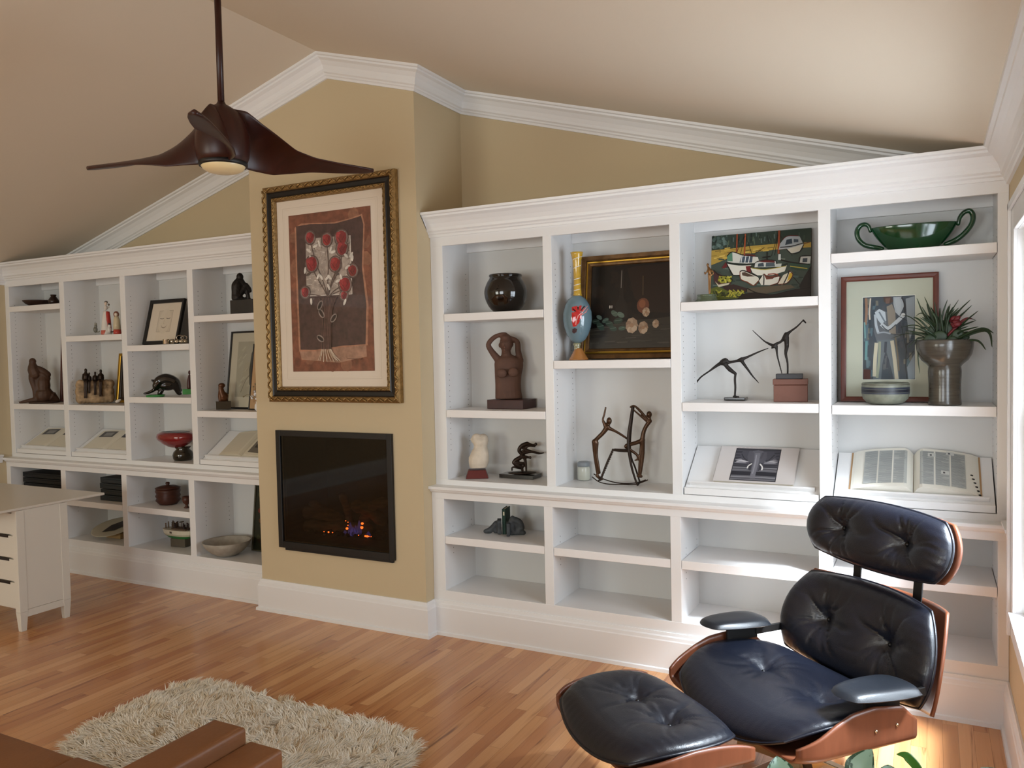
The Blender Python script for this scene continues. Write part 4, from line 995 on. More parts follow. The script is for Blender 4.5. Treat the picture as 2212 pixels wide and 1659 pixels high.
m = MB(); m.obox(o-w_*.2-s.n*.0008+Vector((0, 0, .112)), w_*.4, s.n*.0006, Vector((0, 0, .022))); m.build('spine_label', mat('cream label', '#D9D2B8', .8), s.t)

# --- second bay
s = Sc(ZA, 1252, R2A, .09, 'glass_vase', 'tall art glass vase with a gold swirled neck and blue-grey egg-shaped body', 'vase')
gl = dict(coat=.6, spec=.6)
m = MB(); s.lathez(m, 1252, [(86, 0), (84, .004), (60, .03), (38, .055), (30, .064), (4, .065)], seg=28); m.build('foot', mat('amber glass', '#A8703A', .12, **gl), s.t)
m = MB(); s.lathe(m, 1250, [(26, 1092), (28, 1080), (26, 1060), (36, 1040), (24, 1026)], seg=28); m.build('collar', mat('clear glass knop', '#8C8A6C', .08, **gl), s.t)
m = MB(); bl = [(30, 1030), (62, 1006), (92, 960), (113, 900), (124, 835), (122, 770), (104, 705), (74, 655), (44, 634), (36, 626)]; s.lathe(m, 1250, bl, seg=44); body = m.build('body', mat('blue grey glass', '#667F8A', .1, **gl), s.t)
# coloured patch on the belly of the vase
def belly(pts, col, off):
    mm = MB(); mm.color(col); q_ = []
    ys = [b for a, b in bl][::-1]; rs = [a for a, b in bl][::-1]
    cx_ = sum(p[0] for p in pts)/len(pts); cy_ = sum(p[1] for p in pts)/len(pts)
    ring = []
    for t_ in (1., .66, .33, .02):
        ring.append([(lerp(cx_, x, t_), lerp(cy_, y, t_)) for x, y in pts])
    def on(x, y):
        r = float(np.interp(y, ys, rs)); dx = max(-.97, min(.97, (x-1250)/r)); return s.P(1250, y)+s.rt*(dx*r*s.k)-s.n*(math.sqrt(1-dx*dx)*r*s.k+off)
    n = len(pts); vs = [on(*p) for rg in ring for p in rg]
    mm.add(vs, [(i*n+j, i*n+(j+1) % n, (i+1)*n+(j+1) % n, (i+1)*n+j) for i in range(3) for j in range(n)]+[tuple(range(3*n, 4*n))], True)
    return mm
belly([(1207, 728), (1240, 722), (1280, 716), (1330, 708), (1352, 715), (1350, 745), (1325, 790), (1290, 830), (1262, 870), (1240, 892), (1216, 895), (1207, 850), (1206, 790)], '#B81E22', .001).build('red_patch', mat('red glass patch', None, .1, **gl), body)
mk = MB()
for pts, col in ((((1216, 742), (1232, 760), (1240, 768)), '#1A1012'), (((1258, 728), (1260, 752)), '#1A1012'), (((1312, 722), (1294, 745), (1285, 760)), '#1A1012')):
    for i in range(len(pts)-1):
        (xa, ya), (xb, yb) = pts[i], pts[i+1]; b2 = belly([(xa-6, ya), (xa+6, ya), (xb+6, yb), (xb-6, yb)], col, .0016); mk.col = srgb(col); mk.add(b2.v, b2.f, True)
for pts in (((1340, 720), (1318, 745), (1295, 775), (1262, 800), (1245, 840), (1238, 880)), ((1346, 742), (1322, 775), (1285, 798))):
    for i in range(len(pts)-1):
        (xa, ya), (xb, yb) = pts[i], pts[i+1]; b2 = belly([(xa-5, ya), (xa+5, ya), (xb+5, yb), (xb-5, yb)], '#D98A84', .0018); mk.col = srgb('#D98A84'); mk.add(b2.v, b2.f, True)
b2 = belly([(1212, 915), (1232, 905), (1252, 915), (1245, 940), (1225, 952), (1210, 940)], '#3D2E2C', .0016); mk.col = srgb('#46363A'); mk.add(b2.v, b2.f, True)
mk.build('glass_threads', mat('glass thread', None, .12, **gl), body)
m = MB(); s.lathe(m, 1250, [(40, 628), (35, 610), (32, 560), (31, 480), (33, 400), (38, 330), (48, 280), (56, 258), (53, 256), (42, 285), (30, 400)], seg=32); nk = m.build('neck', mat('gold glass', '#C09A36', .12, var=.1, vscale=30, **gl), s.t)
m = MB()
for y0 in (590, 545, 495, 400, 325):
    pts = []
    for k in range(13):
        a = -1.3+2.6*k/12; yy = y0-20*k/12*(1.6 if y0 < 450 else 1); r = float(np.interp(yy, [256, 280, 330, 400, 480, 560, 610, 628], [56, 48, 38, 33, 31, 32, 35, 40]))+.5
        o = s.P(1250, yy); pts.append(o+s.rt*(math.sin(a)*r*s.k)-s.n*(math.cos(a)*r*s.k))
    m.tube(pts, [.0008+.0016*math.sin(math.pi*k/12) for k in range(13)], seg=6)
m.build('white_swirl', mat('white glass thread', '#E9E6DA', .15, **gl), nk)
# oil painting behind the vase, pushed against the back panel
def framed(name, label, cat, x0, x1, z0, z1, yb, yt, rings, inner, art, group=None, rotz=0., glassy=False, frame_name='frame', thick=.018):
    """picture leaning back from yb (foot) to yt (top); rings = [(width, height, material)] from outside in"""
    t = thing(name, ((x0+x1)/2, yb, z0), label, cat, group)
    U = Vector((math.cos(rotz), math.sin(rotz), 0)); V = (Vector((0, 0, z1-z0))+Vector((-U.y, U.x, 0))*(yt-yb)); H = V.length; V.normalize(); N = U.cross(V)
    W = (x1-x0)/abs(U.x); z0 += .0015; O = Vector((x0, yb, z0)); w = 0
    m = MB(); m.obox(O+U*.002+V*.002, U*(W-.004), V*(H-.004), N*.006); m.build('backing', mat('brown backing board', '#6B5236', .9), t)
    for i, (rw, h0, h1, mt) in enumerate(rings):
        m = MB(); frame_ring(m, O, U, V, N, W, H, w, w+rw, [(0, 0), (0, h0), (.25, (h0+h1)/2+.003), (.75, (h0+h1)/2+.001), (1, h1), (1, 0)]); m.build(frame_name if i == 0 else 'inner_'+frame_name, mt, t); w += rw
    m = MB(); F = Flat(m, O+U*(w-.002)+V*(w-.002)+N*.007, U, V, W-2*w+.004, H-2*w+.004); art(F); m.build(inner, pigment_gloss if inner == 'painting' else pigment, t)
    if glassy: m = MB(); m.obox(O+U*(w-.002)+V*(w-.002)+N*.0095, U*(W-2*w+.004), V*(H-2*w+.004), N*.001); m.build('glass_pane', pglass, t)
    return t
def still(F):
    F.rect(0, 0, 1, 1, '#110D0B')
    for i in range(40):
        a, b = R_.random(), .35+.6*R_.random(); F.disc(min(max(a, .1), .9), min(b, .86), .08, R_.choice(['#14100D', '#1A120E', '#100D0B', '#1E1510']), n=8)
    F.poly([(.45, .95), (.55, .97), (.98, .98), (.98, .4), (.7, .42), (.55, .6)], '#241813')
    F.poly([(0, 0), (1, 0), (1, .36), (.8, .34), (.5, .33), (.2, .28), (0, .24)], '#322E28')
    for i in range(50): a, b = R_.random(), .03+.27*R_.random(); F.stroke([(max(.01, a-.06), b), (min(.99, a+.07), b+.004)], .012, R_.choice(['#3E3A32', '#2E2A25', '#46413A', '#2A2622']), n=1)
    F.poly([(.36, .6), (.375, .95), (.41, .95), (.42, .6), (.47, .52), (.47, .36), (.32, .36), (.32, .52)], '#201A16'); F.stroke([(.385, .93), (.383, .72)], .008, '#77706A'); F.disc(.25, .5, .008, '#C9C1B6', ry=.02); F.disc(.275, .5, .008, '#A9A196', ry=.02)
    F.disc(.66, .5, .075, '#6B4130', ry=.09); F.disc(.65, .52, .04, '#87553B', ry=.05); F.stroke([(.655, .62), (.65, .85)], .01, '#54432F')
    for x, y, r, c in ((.08, .33, .05, '#2A382F'), (.14, .27, .06, '#34453A'), (.2, .34, .045, '#45564B'), (.12, .38, .04, '#5C6C64'), (.25, .3, .055, '#2F3F35'), (.31, .42, .05, '#4C5A4E'), (.36, .33, .06, '#2A3A30'), (.39, .4, .05, '#5B6A5E'), (.3, .24, .05, '#33443A'), (.41, .24, .045, '#3F5146')):
        F.disc(x, y, r, c, ry=r*.6, rot=R_.uniform(-.8, .8)); F.stroke([(x-r*.7, y), (x+r*.7, y+.01)], .004, '#6D7B70', n=1)
    for x, y, r in ((.53, .27, .075), (.67, .24, .06), (.82, .28, .04), (.7, .42, .045)):
        for k in range(9):
            a = k*.7; F.disc(x+r*.55*math.cos(a), y+r*.55*math.sin(a)*1.4, r*.5, R_.choice(['#9A826C', '#A8917A', '#8A705C', '#B5A08A']), n=7, rot=a)
        F.disc(x, y, r*.35, '#9A7A60')
p = [at(930+x*.2532, 480+y*.2532, y=.24) for x, y in ((1283, 430), (2045, 350), (1300, 1165))]
oldgold = mat('tarnished gold frame', '#5E4222', .4, metal=.5, bump=.4, bscale=50, var=.35, vscale=25)
framed('framed_painting', 'dark still life of pale roses in a tarnished gilt frame, leaning behind the glass vase', 'painting', p[0].x, RC[1][1]-.004, R2A, R2A+.578, .20, .285, [(.028, .03, .022, oldgold), (.012, .016, .02, gold_plain), (.018, .022, .012, oldgold)], 'painting', still)
s = Sc(ZB_, 1660, ZUB, .15, 'rocking_chair_sculpture', 'dark bronze of two slender dancers holding a tall rocking chair', 'sculpture')
m = MB()
for dd in (-.035, .035):
    s.limb(m, [(1405, 725), (1470, 770), (1560, 800), (1660, 812), (1780, 800), (1885, 752)] if dd < 0 else [(1420, 700), (1500, 742), (1600, 772), (1700, 782), (1790, 775), (1868, 752)], 5, n=5, seg=8)
for pts in (((1462, 755), (1500, 742)), ((1800, 800), (1820, 770))): m.tube([s.P(*pts[0], -.02), s.P(*pts[1], .03)], 7*s.k, seg=8)
def rods(pts, r, n=6): s.limb(m, pts, r, n=n, seg=8)
rods([(1585, 490, -.02), (1530, 610, -.02), (1478, 750, -.02)], [9, 9, 9]); rods([(1585, 490, -.02), (1650, 498, -.02), (1715, 500, -.02)], [11, 11, 11])
rods([(1600, 485, .05), (1730, 492, .05)], 8, 2)
rods([(1755, 112, .0), (1735, 250, -.01), (1718, 380, -.015), (1722, 500, -.02), (1752, 660, -.02), (1795, 800, -.02)], [10, 12, 13, 12, 10, 9])
rods([(1765, 118, .02), (1748, 250, .03), (1735, 400, .04), (1740, 540, .05), (1780, 650, .05), (1820, 775, .05)], [8, 9, 9, 9, 8, 8])
for k in range(14):
    t_ = k/13; a = s.P(lerp(1585, 1478, t_)-0, lerp(490, 745, t_), -.02); b2 = s.P(lerp(1585, 1478, t_)+8, lerp(490, 745, t_)-2, -.02); m.ball(a, 12*s.k, seg=8)
m.build('rocking_chair', bronze, s.t)
def dancer(parts, nm='dancer'):
    m = MB()
    for pts, r in parts:
        if len(pts) == 1: s.ball(m, pts[0][0], pts[0][1], r[0], r[1])
        else: s.limb(m, pts, r, n=5)
    m.build(nm, mat('brown bronze', '#4A3423', .28, metal=.6, bump=.1, bscale=40), s.t, remesh=.0028, smoothit=2)
dancer([(((1552, 238),), (24, 32)), (((1552, 265), (1545, 290)), [10, 12]), (((1522, 122), (1510, 180), (1498, 230), (1520, 280)), [8, 9, 10, 20]),
        (((1535, 290), (1500, 340), (1450, 390), (1425, 420)), [26, 20, 18, 24]), (((1545, 300), (1600, 325), (1660, 360), (1712, 395)), [20, 12, 11, 9]),
        (((1425, 420), (1428, 520), (1438, 600), (1450, 700), (1465, 735)), [26, 17, 16, 10, 9]), (((1440, 430), (1440, 530), (1455, 620), (1470, 690)), [22, 15, 14, 9]), (((1445, 715), (1470, 735), (1490, 745)), [14, 14, 10])])
dancer([(((1900, 182),), (24, 30)), (((1900, 200), (1905, 240)), [13, 16]), (((1738, 118), (1770, 108), (1820, 150), (1870, 210), (1900, 245)), [9, 9, 12, 13, 17]),
        (((1905, 240), (1870, 290), (1850, 340), (1840, 400)), [20, 18, 19, 22]), (((1750, 130), (1830, 200), (1890, 250)), [7, 9, 12]), (((1840, 400), (1845, 500), (1838, 600), (1825, 700)), [24, 17, 14, 10]),
        (((1835, 410), (1780, 430), (1700, 455), (1720, 480), (1790, 530), (1800, 570), (1775, 580)), [20, 18, 18, 15, 12, 9, 6]), (((1835, 430), (1820, 560), (1810, 700)), [16, 12, 9]), (((1805, 715), (1830, 720)), [16, 14])])
s = Sc(ZB_, 1328, ZUB, .26, 'glass_jar', 'small pale jar with a grey lid beside the rocking chair bronze', 'jar')
m = MB(); s.lathez(m, 1328, [(50, 0), (55, .004), (55, .065), (50, .075), (46, .078)], seg=26); m.build('body', mat('frosted jar', '#C9CBBE', .25, coat=.3), s.t)
m = MB(); s.lathez(m, 1328, [(53, .078), (55, .082), (55, .098), (48, .104), (2, .105)], seg=26); m.build('lid', mat('grey lid', '#8A9094', .4), s.t)

# --- third bay
def harbour(F):
    def q(x, y):
        a = (x-263)/(1045-263); yt = 237-62*a; yb = 752-38*a; return (min(max(a, 0), 1), min(max(1-(y-yt)/(yb-yt), 0), 1))
    def P(pts, c): F.poly([q(*p) for p in pts], c)
    def L(pts, w, c, n=4): F.stroke([q(*p) for p in pts], w, c, n=n)
    F.rect(0, 0, 1, 1, '#3E4A42')
    P([(263, 237), (600, 200), (1045, 178), (1045, 300), (800, 300), (600, 320), (263, 360)], '#2E3A30')
    for i in range(60):
        x, y = 270+R_.random()*760, 215+R_.random()*110; L([(x, y-14), (x+R_.uniform(-8, 8), y+22)], .012, R_.choice(['#24302A', '#3D4B3C', '#4F5B45', '#56655E', '#1E2722']), 1)
    for i in range(26):
        x, y = 275+R_.random()*110, 250+R_.random()*80; F.disc(*q(x, y), .018, R_.choice(['#5E7069', '#465850', '#33423B']), n=8)
    P([(263, 352), (420, 338), (600, 315), (790, 300), (1045, 290), (1045, 330), (800, 345), (560, 372), (440, 400), (340, 440), (263, 470)], '#A88A3C')
    for i in range(50):
        x, y = 268+R_.random()*520, 330+R_.random()*90
        if y < 470-(x-263)*.25: L([(x-20, y+3), (x+25, y-2)], .01, R_.choice(['#C4A44A', '#8F7430', '#B8983F', '#6E5B2C', '#D0B45E']), 1)
    for i in range(70):
        x, y = 300+R_.random()*730, 420+R_.random()*260; L([(x-22, y), (x+24, y+3)], .014, R_.choice(['#4A5A55', '#36443F', '#5B6B64', '#2C3834', '#6B7568']), 1)
    # far masts and rigging
    for x0, y0, x1, y1, w, c in ((472, 220, 470, 375, .014, '#8A3F22'), (538, 220, 532, 400, .014, '#9A4A28'), (803, 195, 800, 380, .02, '#8E4426'), (530, 240, 470, 370, .004, '#1C1A18'), (540, 240, 600, 400, .004, '#1C1A18'), (535, 235, 500, 390, .004, '#2A2622'), (790, 240, 745, 400, .004, '#1C1A18'), (795, 230, 770, 390, .004, '#1C1A18'), (810, 230, 905, 400, .004, '#1C1A18'), (590, 400, 690, 330, .005, '#3A2418'), (1040, 290, 800, 352, .007, '#6B3A22')): L([(x0, y0), (x1, y1)], w, c, 1)
    P([(812, 300), (850, 250), (900, 235), (960, 245), (990, 310), (960, 365), (900, 380), (860, 340), (800, 350)], '#9DA3A6'); P([(860, 270), (900, 262), (905, 300), (850, 312)], '#2F3A45'); P([(915, 265), (950, 268), (950, 290), (915, 292)], '#3B4650'); P([(865, 345), (985, 308), (960, 362), (900, 378)], '#C9C4B4')
    L([(812, 330), (900, 322), (990, 296)], .01, '#15120F'); L([(830, 268), (870, 240), (950, 240)], .008, '#5A1E1A'); L([(990, 310), (960, 365), (900, 380), (862, 345)], .008, '#15120F')
    P([(392, 400), (435, 365), (520, 395), (640, 405), (650, 440), (600, 460), (400, 450)], '#C8C6BC'); P([(392, 400), (435, 365), (440, 440), (400, 440)], '#4E7A62'); L([(392, 400), (435, 365), (530, 392), (640, 402)], .009, '#15120F'); P([(510, 400), (600, 402), (595, 450), (495, 450)], '#3D4A58')
    for x in (515, 545, 575): L([(x, 400), (x-8, 452)], .008, '#D7D9D6', 1)
    L([(530, 395), (570, 388), (620, 398)], .014, '#5A1F1C'); P([(970, 405), (1045, 402), (1040, 460), (960, 462)], '#B9BBB6'); P([(985, 418), (1020, 416), (1018, 448), (983, 450)], '#39424A'); L([(958, 462), (968, 404), (1045, 400)], .009, '#15120F')
    L([(820, 430), (900, 450), (1035, 468)], .014, '#15120F'); P([(880, 455), (1040, 470), (1025, 515), (900, 500)], '#2F4A3C'); L([(890, 480), (1020, 500)], .01, '#A0923C', 2)
    P([(390, 450), (500, 462), (600, 462), (560, 500), (545, 545), (450, 550), (420, 500)], '#D4D0C4'); L([(385, 448), (490, 466), (610, 462)], .02, '#1A2622'); L([(392, 455), (425, 520), (450, 550), (548, 545)], .008, '#15120F'); P([(352, 490), (385, 445), (398, 480), (372, 498)], '#5E1C20')
    P([(580, 485), (620, 500), (860, 480), (870, 460), (850, 520), (760, 550), (640, 552), (600, 530)], '#D9D5C8'); L([(578, 482), (620, 494), (740, 497), (872, 462)], .02, '#1F2A24'); L([(590, 492), (700, 506), (860, 478)], .008, '#A0923C')
    P([(620, 450), (700, 432), (780, 440), (785, 485), (615, 488)], '#C2C4BE'); P([(645, 458), (685, 452), (690, 482), (640, 484)], '#39464F'); P([(705, 452), (770, 452), (775, 482), (702, 484)], '#4A5860'); P([(640, 442), (700, 425), (770, 436), (775, 452), (690, 448)], '#5C1D1C')
    L([(612, 488), (625, 448), (700, 430), (782, 440), (788, 488)], .008, '#15120F'); L([(712, 365), (712, 430)], .01, '#15120F', 1); L([(675, 410), (740, 402)], .014, '#15120F', 2); P([(800, 385), (818, 385), (818, 430), (798, 430)], '#C9CBC6'); P([(780, 462), (825, 460), (822, 485), (785, 486)], '#BFC2BA')
    P([(545, 480), (580, 475), (590, 540), (560, 545)], '#6B1E22')
    # rowing boats
    P([(500, 525), (530, 515), (640, 560), (655, 585), (610, 630), (560, 600), (510, 585)], '#D2CDBE'); P([(515, 530), (540, 525), (620, 560), (560, 562), (520, 552)], '#4B3A2E'); L([(500, 522), (508, 580), (560, 605), (612, 632), (655, 590)], .008, '#7A3A22'); L([(500, 522), (535, 515), (642, 560)], .012, '#15120F')
    P([(650, 590), (690, 540), (740, 565), (812, 560), (800, 610), (740, 630), (670, 628)], '#D6D2C6'); P([(690, 545), (740, 560), (790, 552), (760, 580), (710, 585)], '#6B3A30'); L([(652, 592), (688, 540), (690, 628)], .011, '#15120F', 2); L([(688, 540), (740, 570), (812, 560), (800, 610), (740, 632)], .01, '#5A2A1C')
    P([(800, 620), (840, 550), (900, 520), (912, 560), (870, 615), (830, 628)], '#D0C9B6'); P([(870, 600), (885, 535), (910, 530), (905, 570)], '#C4A030'); L([(840, 625), (870, 560), (885, 515)], .011, '#15120F'); L([(885, 515), (912, 550), (870, 612), (800, 625)], .009, '#5A2A1C')
    L([(720, 545), (770, 540), (800, 550)], .012, '#8A3A2A'); L([(915, 565), (965, 625)], .007, '#15120F', 1)
    # quay, nets, rocks
    P([(285, 510), (330, 540), (420, 575), (430, 620), (330, 640), (290, 600)], '#4A2A2C'); P([(320, 590), (340, 560), (400, 555), (440, 580), (430, 605), (350, 615)], '#8E8A2E'); L([(285, 508), (330, 548), (400, 560), (445, 590)], .009, '#15120F'); P([(300, 600), (330, 625), (420, 610), (410, 625), (330, 645)], '#C9BFA4')
    for i in range(26): F.disc(*q(325+R_.random()*110, 562+R_.random()*45), .01, R_.choice(['#A8A23A', '#6B6A24', '#C0B84A', '#3A3A18']), n=6)
    P([(365, 640), (450, 622), (560, 655), (550, 685), (450, 690), (380, 670)], '#33211F'); P([(263, 660), (320, 640), (420, 680), (540, 705), (520, 730), (263, 750)], '#5E6426')
    for i in range(40): x = 268+R_.random()*250; F.stroke([q(x, 665+R_.random()*60), q(x+25, 670+R_.random()*60)], .012, R_.choice(['#8E9032', '#3A4220', '#B0A83C', '#2A2C1A']), n=1)
    P([(560, 655), (700, 640), (900, 628), (930, 650), (700, 700), (560, 685)], '#5A5040'); P([(520, 700), (620, 685), (760, 705), (940, 660), (1045, 645), (1045, 716), (480, 740)], '#1E1614'); P([(960, 640), (1000, 560), (1045, 480), (1045, 680), (980, 670)], '#1B1715')
    L([(560, 655), (640, 690), (760, 705), (900, 672), (1045, 650)], .009, '#0E0B0A')
t = thing('canvas_painting', (.17, .20, R3A), 'unframed canvas of white fishing boats in a harbour, on the top shelf', 'painting')
p0 = at(1460+263*.27733, 440+237*.27733, y=.21); p1 = at(1460+1045*.27733, 440+178*.27733, y=.21)
U = Vector((1, 0, 0)); V = (Vector((0, .05, p1.z-R3A))); H_ = V.length-.012; V.normalize(); N = U.cross(V)
O = Vector((p0.x, .21, R3A+.012)); m = MB(); m.obox(O, U*(p1.x-p0.x), V*H_, -N*.02); m.build('stretcher', mat('canvas edge', '#2B241E', .9), t)
m = MB(); F = Flat(m, O+N*.0004, U, V, p1.x-p0.x, H_); harbour(F); m.build('painted_canvas', pigment_gloss, t)
s = Sc(ZC_, 255, R3A, .09, 'glass_base_figurine', 'tiny golden bronze figure standing on a clear green glass disc before the canvas', 'figurine')
m = MB(); s.lathez(m, 240, [(90, 0), (92, .004), (78, .014), (74, .03), (76, .036), (2, .036)], seg=36); m.build('base', mat('green glass block', '#6E7B60', .08, trans=.5, coat=.4), s.t)
m = MB(); s.ball(m, 248, 478, 10, 15); s.limb(m, [(252, 495), (262, 520), (265, 545)], [8, 16, 14]); s.limb(m, [(258, 545), (258, 600), (258, 660), (262, 705)], [9, 7, 6, 6]); s.limb(m, [(272, 545), (268, 610), (266, 700)], [8, 6, 5]); s.limb(m, [(252, 510), (235, 540), (222, 540)], [6, 5, 4]); s.limb(m, [(272, 512), (292, 535), (285, 555)], [6, 5, 4]); s.limb(m, [(222, 530), (230, 545), (226, 552)], [3, 4, 3])
m.build('figure', mat('golden bronze', '#7A5632', .3, metal=.7), s.t, remesh=.0022)
s = Sc(ZC_, 460, R3B, .19, 'bronze_figure', 'spindly black bronze figure bending low on one leg, on a small black slab', 'sculpture')
def wob(pts, r): return [(x+R_.uniform(-2, 2), y+R_.uniform(-2, 2)) for x, y in pts], [a*R_.uniform(.85, 1.15) for a in r]
def spindle(s, parts, nm='figure', vx=.0026):
    m = MB()
    for pts, r in parts:
        if len(pts) == 1: s.ball(m, pts[0][0], pts[0][1], r[0], r[1])
        else: s.limb(m, *wob(pts, r), n=3, seg=8)
    m.build(nm, bronze_rough, s.t, remesh=vx)
spindle(s, [(((170, 1378), (200, 1345), (260, 1305), (320, 1262), (365, 1235)), [6, 6, 8, 12, 18]), (((165, 1375), (168, 1392)), [5, 5]), (((362, 1238), (385, 1222), (400, 1235)), [22, 22, 16]), (((388, 1218),), (16, 16)),
            (((385, 1235), (430, 1232), (480, 1222), (510, 1215)), [18, 10, 13, 19]), (((505, 1215), (560, 1192), (640, 1158), (720, 1124)), [18, 9, 6, 4]), (((515, 1225), (560, 1290), (600, 1345), (648, 1396)), [14, 8, 6, 3]), (((380, 1250), (420, 1295), (465, 1325)), [18, 16, 12]), (((465, 1325), (458, 1370), (465, 1430), (458, 1500)), [11, 9, 9, 8]), (((450, 1500), (485, 1505)), [8, 8])])
m = MB(); pa = at(1460+372*.27733, 865, z=R3B); pb = at(1460+555*.27733, 865, z=R3B); boxz(m, (pa.x+.004, .165), (pb.x-.004, .165), .075, R3B, R3B+.017); m.build('base', black_gloss, s.t, bevel=.004)
# leather box and the taller figure on it
pa = at(1460+780*.27733, 867, z=R3B); pb = at(1460+1010*.27733, 867, z=R3B)
t = thing('wooden_box', (.28, .2, R3B), 'reddish brown wooden box with a lid, under the tall spindly bronze figure', 'box')
bx = mat('reddish brown box wood', '#6F4537', .4, bump=.2, bscale=30, var=.1)
m = MB(); boxz(m, (.205, .10), (.362, .118), .10, R3B, R3B+.082); m.build('body', bx, t, bevel=.002)
m = MB(); boxz(m, (.202, .098), (.364, .116), .105, R3B+.084, R3B+.112); m.build('lid', bx, t, bevel=.002)
s = Sc(ZC_, 870, R3B+.1125, .155, 'bronze_figure', 'taller spindly black bronze figure arching backwards, standing on the reddish box', 'sculpture')
spindle(s, [(((1012, 928), (992, 908)), [6, 7]), (((992, 908), (945, 955), (900, 990), (865, 1015)), [5, 7, 10, 18]), (((860, 1020), (850, 1050)), [24, 20]), (((855, 1030), (820, 1070), (780, 1095), (765, 1110)), [18, 10, 10, 18]), (((770, 1110), (700, 1075), (650, 1035), (598, 988)), [14, 8, 5, 3]), (((750, 1125), (765, 1112)), [8, 12]),
            (((785, 1110), (790, 1180), (810, 1260), (828, 1335)), [12, 7, 6, 4]), (((860, 1040), (862, 1110), (855, 1170), (870, 1240), (870, 1330)), [18, 16, 11, 9, 7]), (((850, 1335), (880, 1335)), [9, 9])])
m = MB(); boxz(m, (.215, .105), (.34, .118), .075, R3B+.1125, R3B+.1375); m.build('base', mat('dark slate base', '#3A3A3D', .5), s.t, bevel=.003)

# --- fourth bay
s = Sc(ZD, 650, R4A, .16, 'handled_bowl', 'long green glazed bowl with two looped handles on the highest shelf', 'bowl')
grn = mat('dark green glaze', '#0B3C1E', .12, coat=.6, spec=.6, var=.15, vscale=8)
m = MB(); cx_ = s.P(640, 400); kx = s.k
prof = [(.52, 0), (.54, .008), (.60, .016), (.74, .042), (.87, .072), (.96, .10), (1.0, .118), (.985, .121), (.93, .105), (.6, .045), (.02, .03)]
RA = 282*kx; m.lathe([(r*RA, s.z+z) for r, z in prof], (cx_.x, .16, 0), seg=56, sx=1.0, sy=.40); m.build('bowl', grn, s.t, subd=1)
for pts in (((-282, .108), (-292, .130), (-318, .142), (-352, .135), (-372, .11), (-362, .075), (-320, .045), (-262, .032), (-205, .022)), ((282, .108), (290, .135), (318, .158), (352, .162), (372, .138), (360, .10), (315, .062), (262, .036), (205, .022))):
    m = MB(); p = [Vector((cx_.x+x*kx, .16, s.z+z)) for x, z in pts]; m.tube(spline(p, 5), [a*1. for a in interp([.008, .0095, .0105, .0115, .012, .0115, .0115, .012, .010], 5)], seg=12, flat=1.5); m.build('handle', grn, s.t)
def drawing(F):
    W0 = '#3F4A52'
    def q(x, y): return ((x-272)/386, 1-(y-(795-22*(x-272)/386))/612)
    def P(pts, c): F.poly([tuple(min(max(v_, 0), 1) for v_ in q(*p)) for p in pts], c)
    def L(pts, w, c, n=4): F.stroke([tuple(min(max(v_, .005), .995) for v_ in q(*p)) for p in pts], w, c, n=n)
    F.rect(0, 0, 1, 1, W0)
    for i in range(90):
        x, y = 280+R_.random()*370, 800+R_.random()*560
        c = R_.choice(['#4E6670', '#3A4650', '#5A7078', '#6B6A62', '#33404A']) if x < 400 or x > 560 else R_.choice(['#474E56', '#39404A', '#565C60'])
        L([(x, y), (x+R_.uniform(-8, 8), y+R_.uniform(30, 90))], .05, c, 2)
    L([(295, 800), (300, 900), (292, 1000)], .05, '#8A6B55'); L([(330, 800), (322, 900), (325, 960)], .03, '#C2B6A2'); L([(300, 1120), (296, 1260)], .05, '#5E8C8E'); L([(285, 980), (290, 1100)], .03, '#6E9A98')
    P([(280, 1330), (330, 1330), (330, 1400), (278, 1405)], '#4A2A26'); P([(600, 1300), (655, 1200), (655, 1380), (610, 1395)], '#7D8890')
    P([(590, 800), (655, 780), (655, 1000), (620, 1100), (600, 950)], '#838B90'); P([(500, 790), (560, 785), (580, 850), (545, 930), (515, 900), (500, 840)], '#9AA2A6')
    # the man: torso, legs, shirt, raised arm, head turned down
    P([(365, 890), (400, 878), (450, 900), (470, 880), (480, 960), (500, 1040), (500, 1120), (380, 1130), (355, 1050)], '#5A6066'); P([(450, 860), (490, 840), (515, 900), (520, 1060), (470, 1060)], '#837C70')
    P([(380, 1110), (500, 1100), (530, 1200), (545, 1400), (505, 1405), (470, 1260), (445, 1180), (420, 1280), (410, 1400), (350, 1400), (370, 1250)], '#5E686E')
    L([(375, 1130), (365, 1250), (360, 1380)], .07, '#B9B39C'); L([(400, 1120), (395, 1260), (380, 1390)], .05, '#8B927E'); L([(490, 1110), (510, 1250), (525, 1390)], .07, '#B4AC96'); L([(515, 1080), (530, 1200), (540, 1330)], .03, '#6B6252'); L([(445, 1120), (440, 1200)], .05, '#39424A')
    P([(362, 905), (395, 878), (440, 900), (448, 965), (410, 990), (385, 960)], '#AEB8BE'); L([(365, 920), (372, 1000), (390, 1060)], .05, '#A7B0B6'); L([(395, 900), (430, 960), (445, 985)], .03, '#6A757E')
    L([(410, 990), (460, 1020), (520, 975), (575, 920)], .075, '#AEB6BA'); L([(415, 1000), (462, 1035), (520, 990)], .02, '#3A4248'); F.disc(*q(572, 918), .04, '#B9BCBA', n=9)
    P([(425, 790), (480, 780), (500, 820), (470, 840), (430, 825)], '#4A3B36'); P([(440, 800), (478, 795), (470, 835), (445, 838)], '#6B5348'); L([(380, 1060), (430, 1050), (480, 1060)], .03, '#8F979C')
    P([(510, 800), (540, 790), (560, 830), (550, 910), (535, 920), (520, 860)], '#A4ABAE'); L([(560, 790), (580, 830), (585, 900)], .03, '#2C3036')
    for a, b in (((560, 1000), (600, 1200)), ((600, 1000), (590, 1300)), ((595, 1140), (640, 1100)), ((600, 1240), (650, 1180)), ((590, 1300), (600, 1400)), ((480, 1060), (590, 1065)), ((540, 930), (600, 960))): L([a, b], .012, '#22282C', 1)
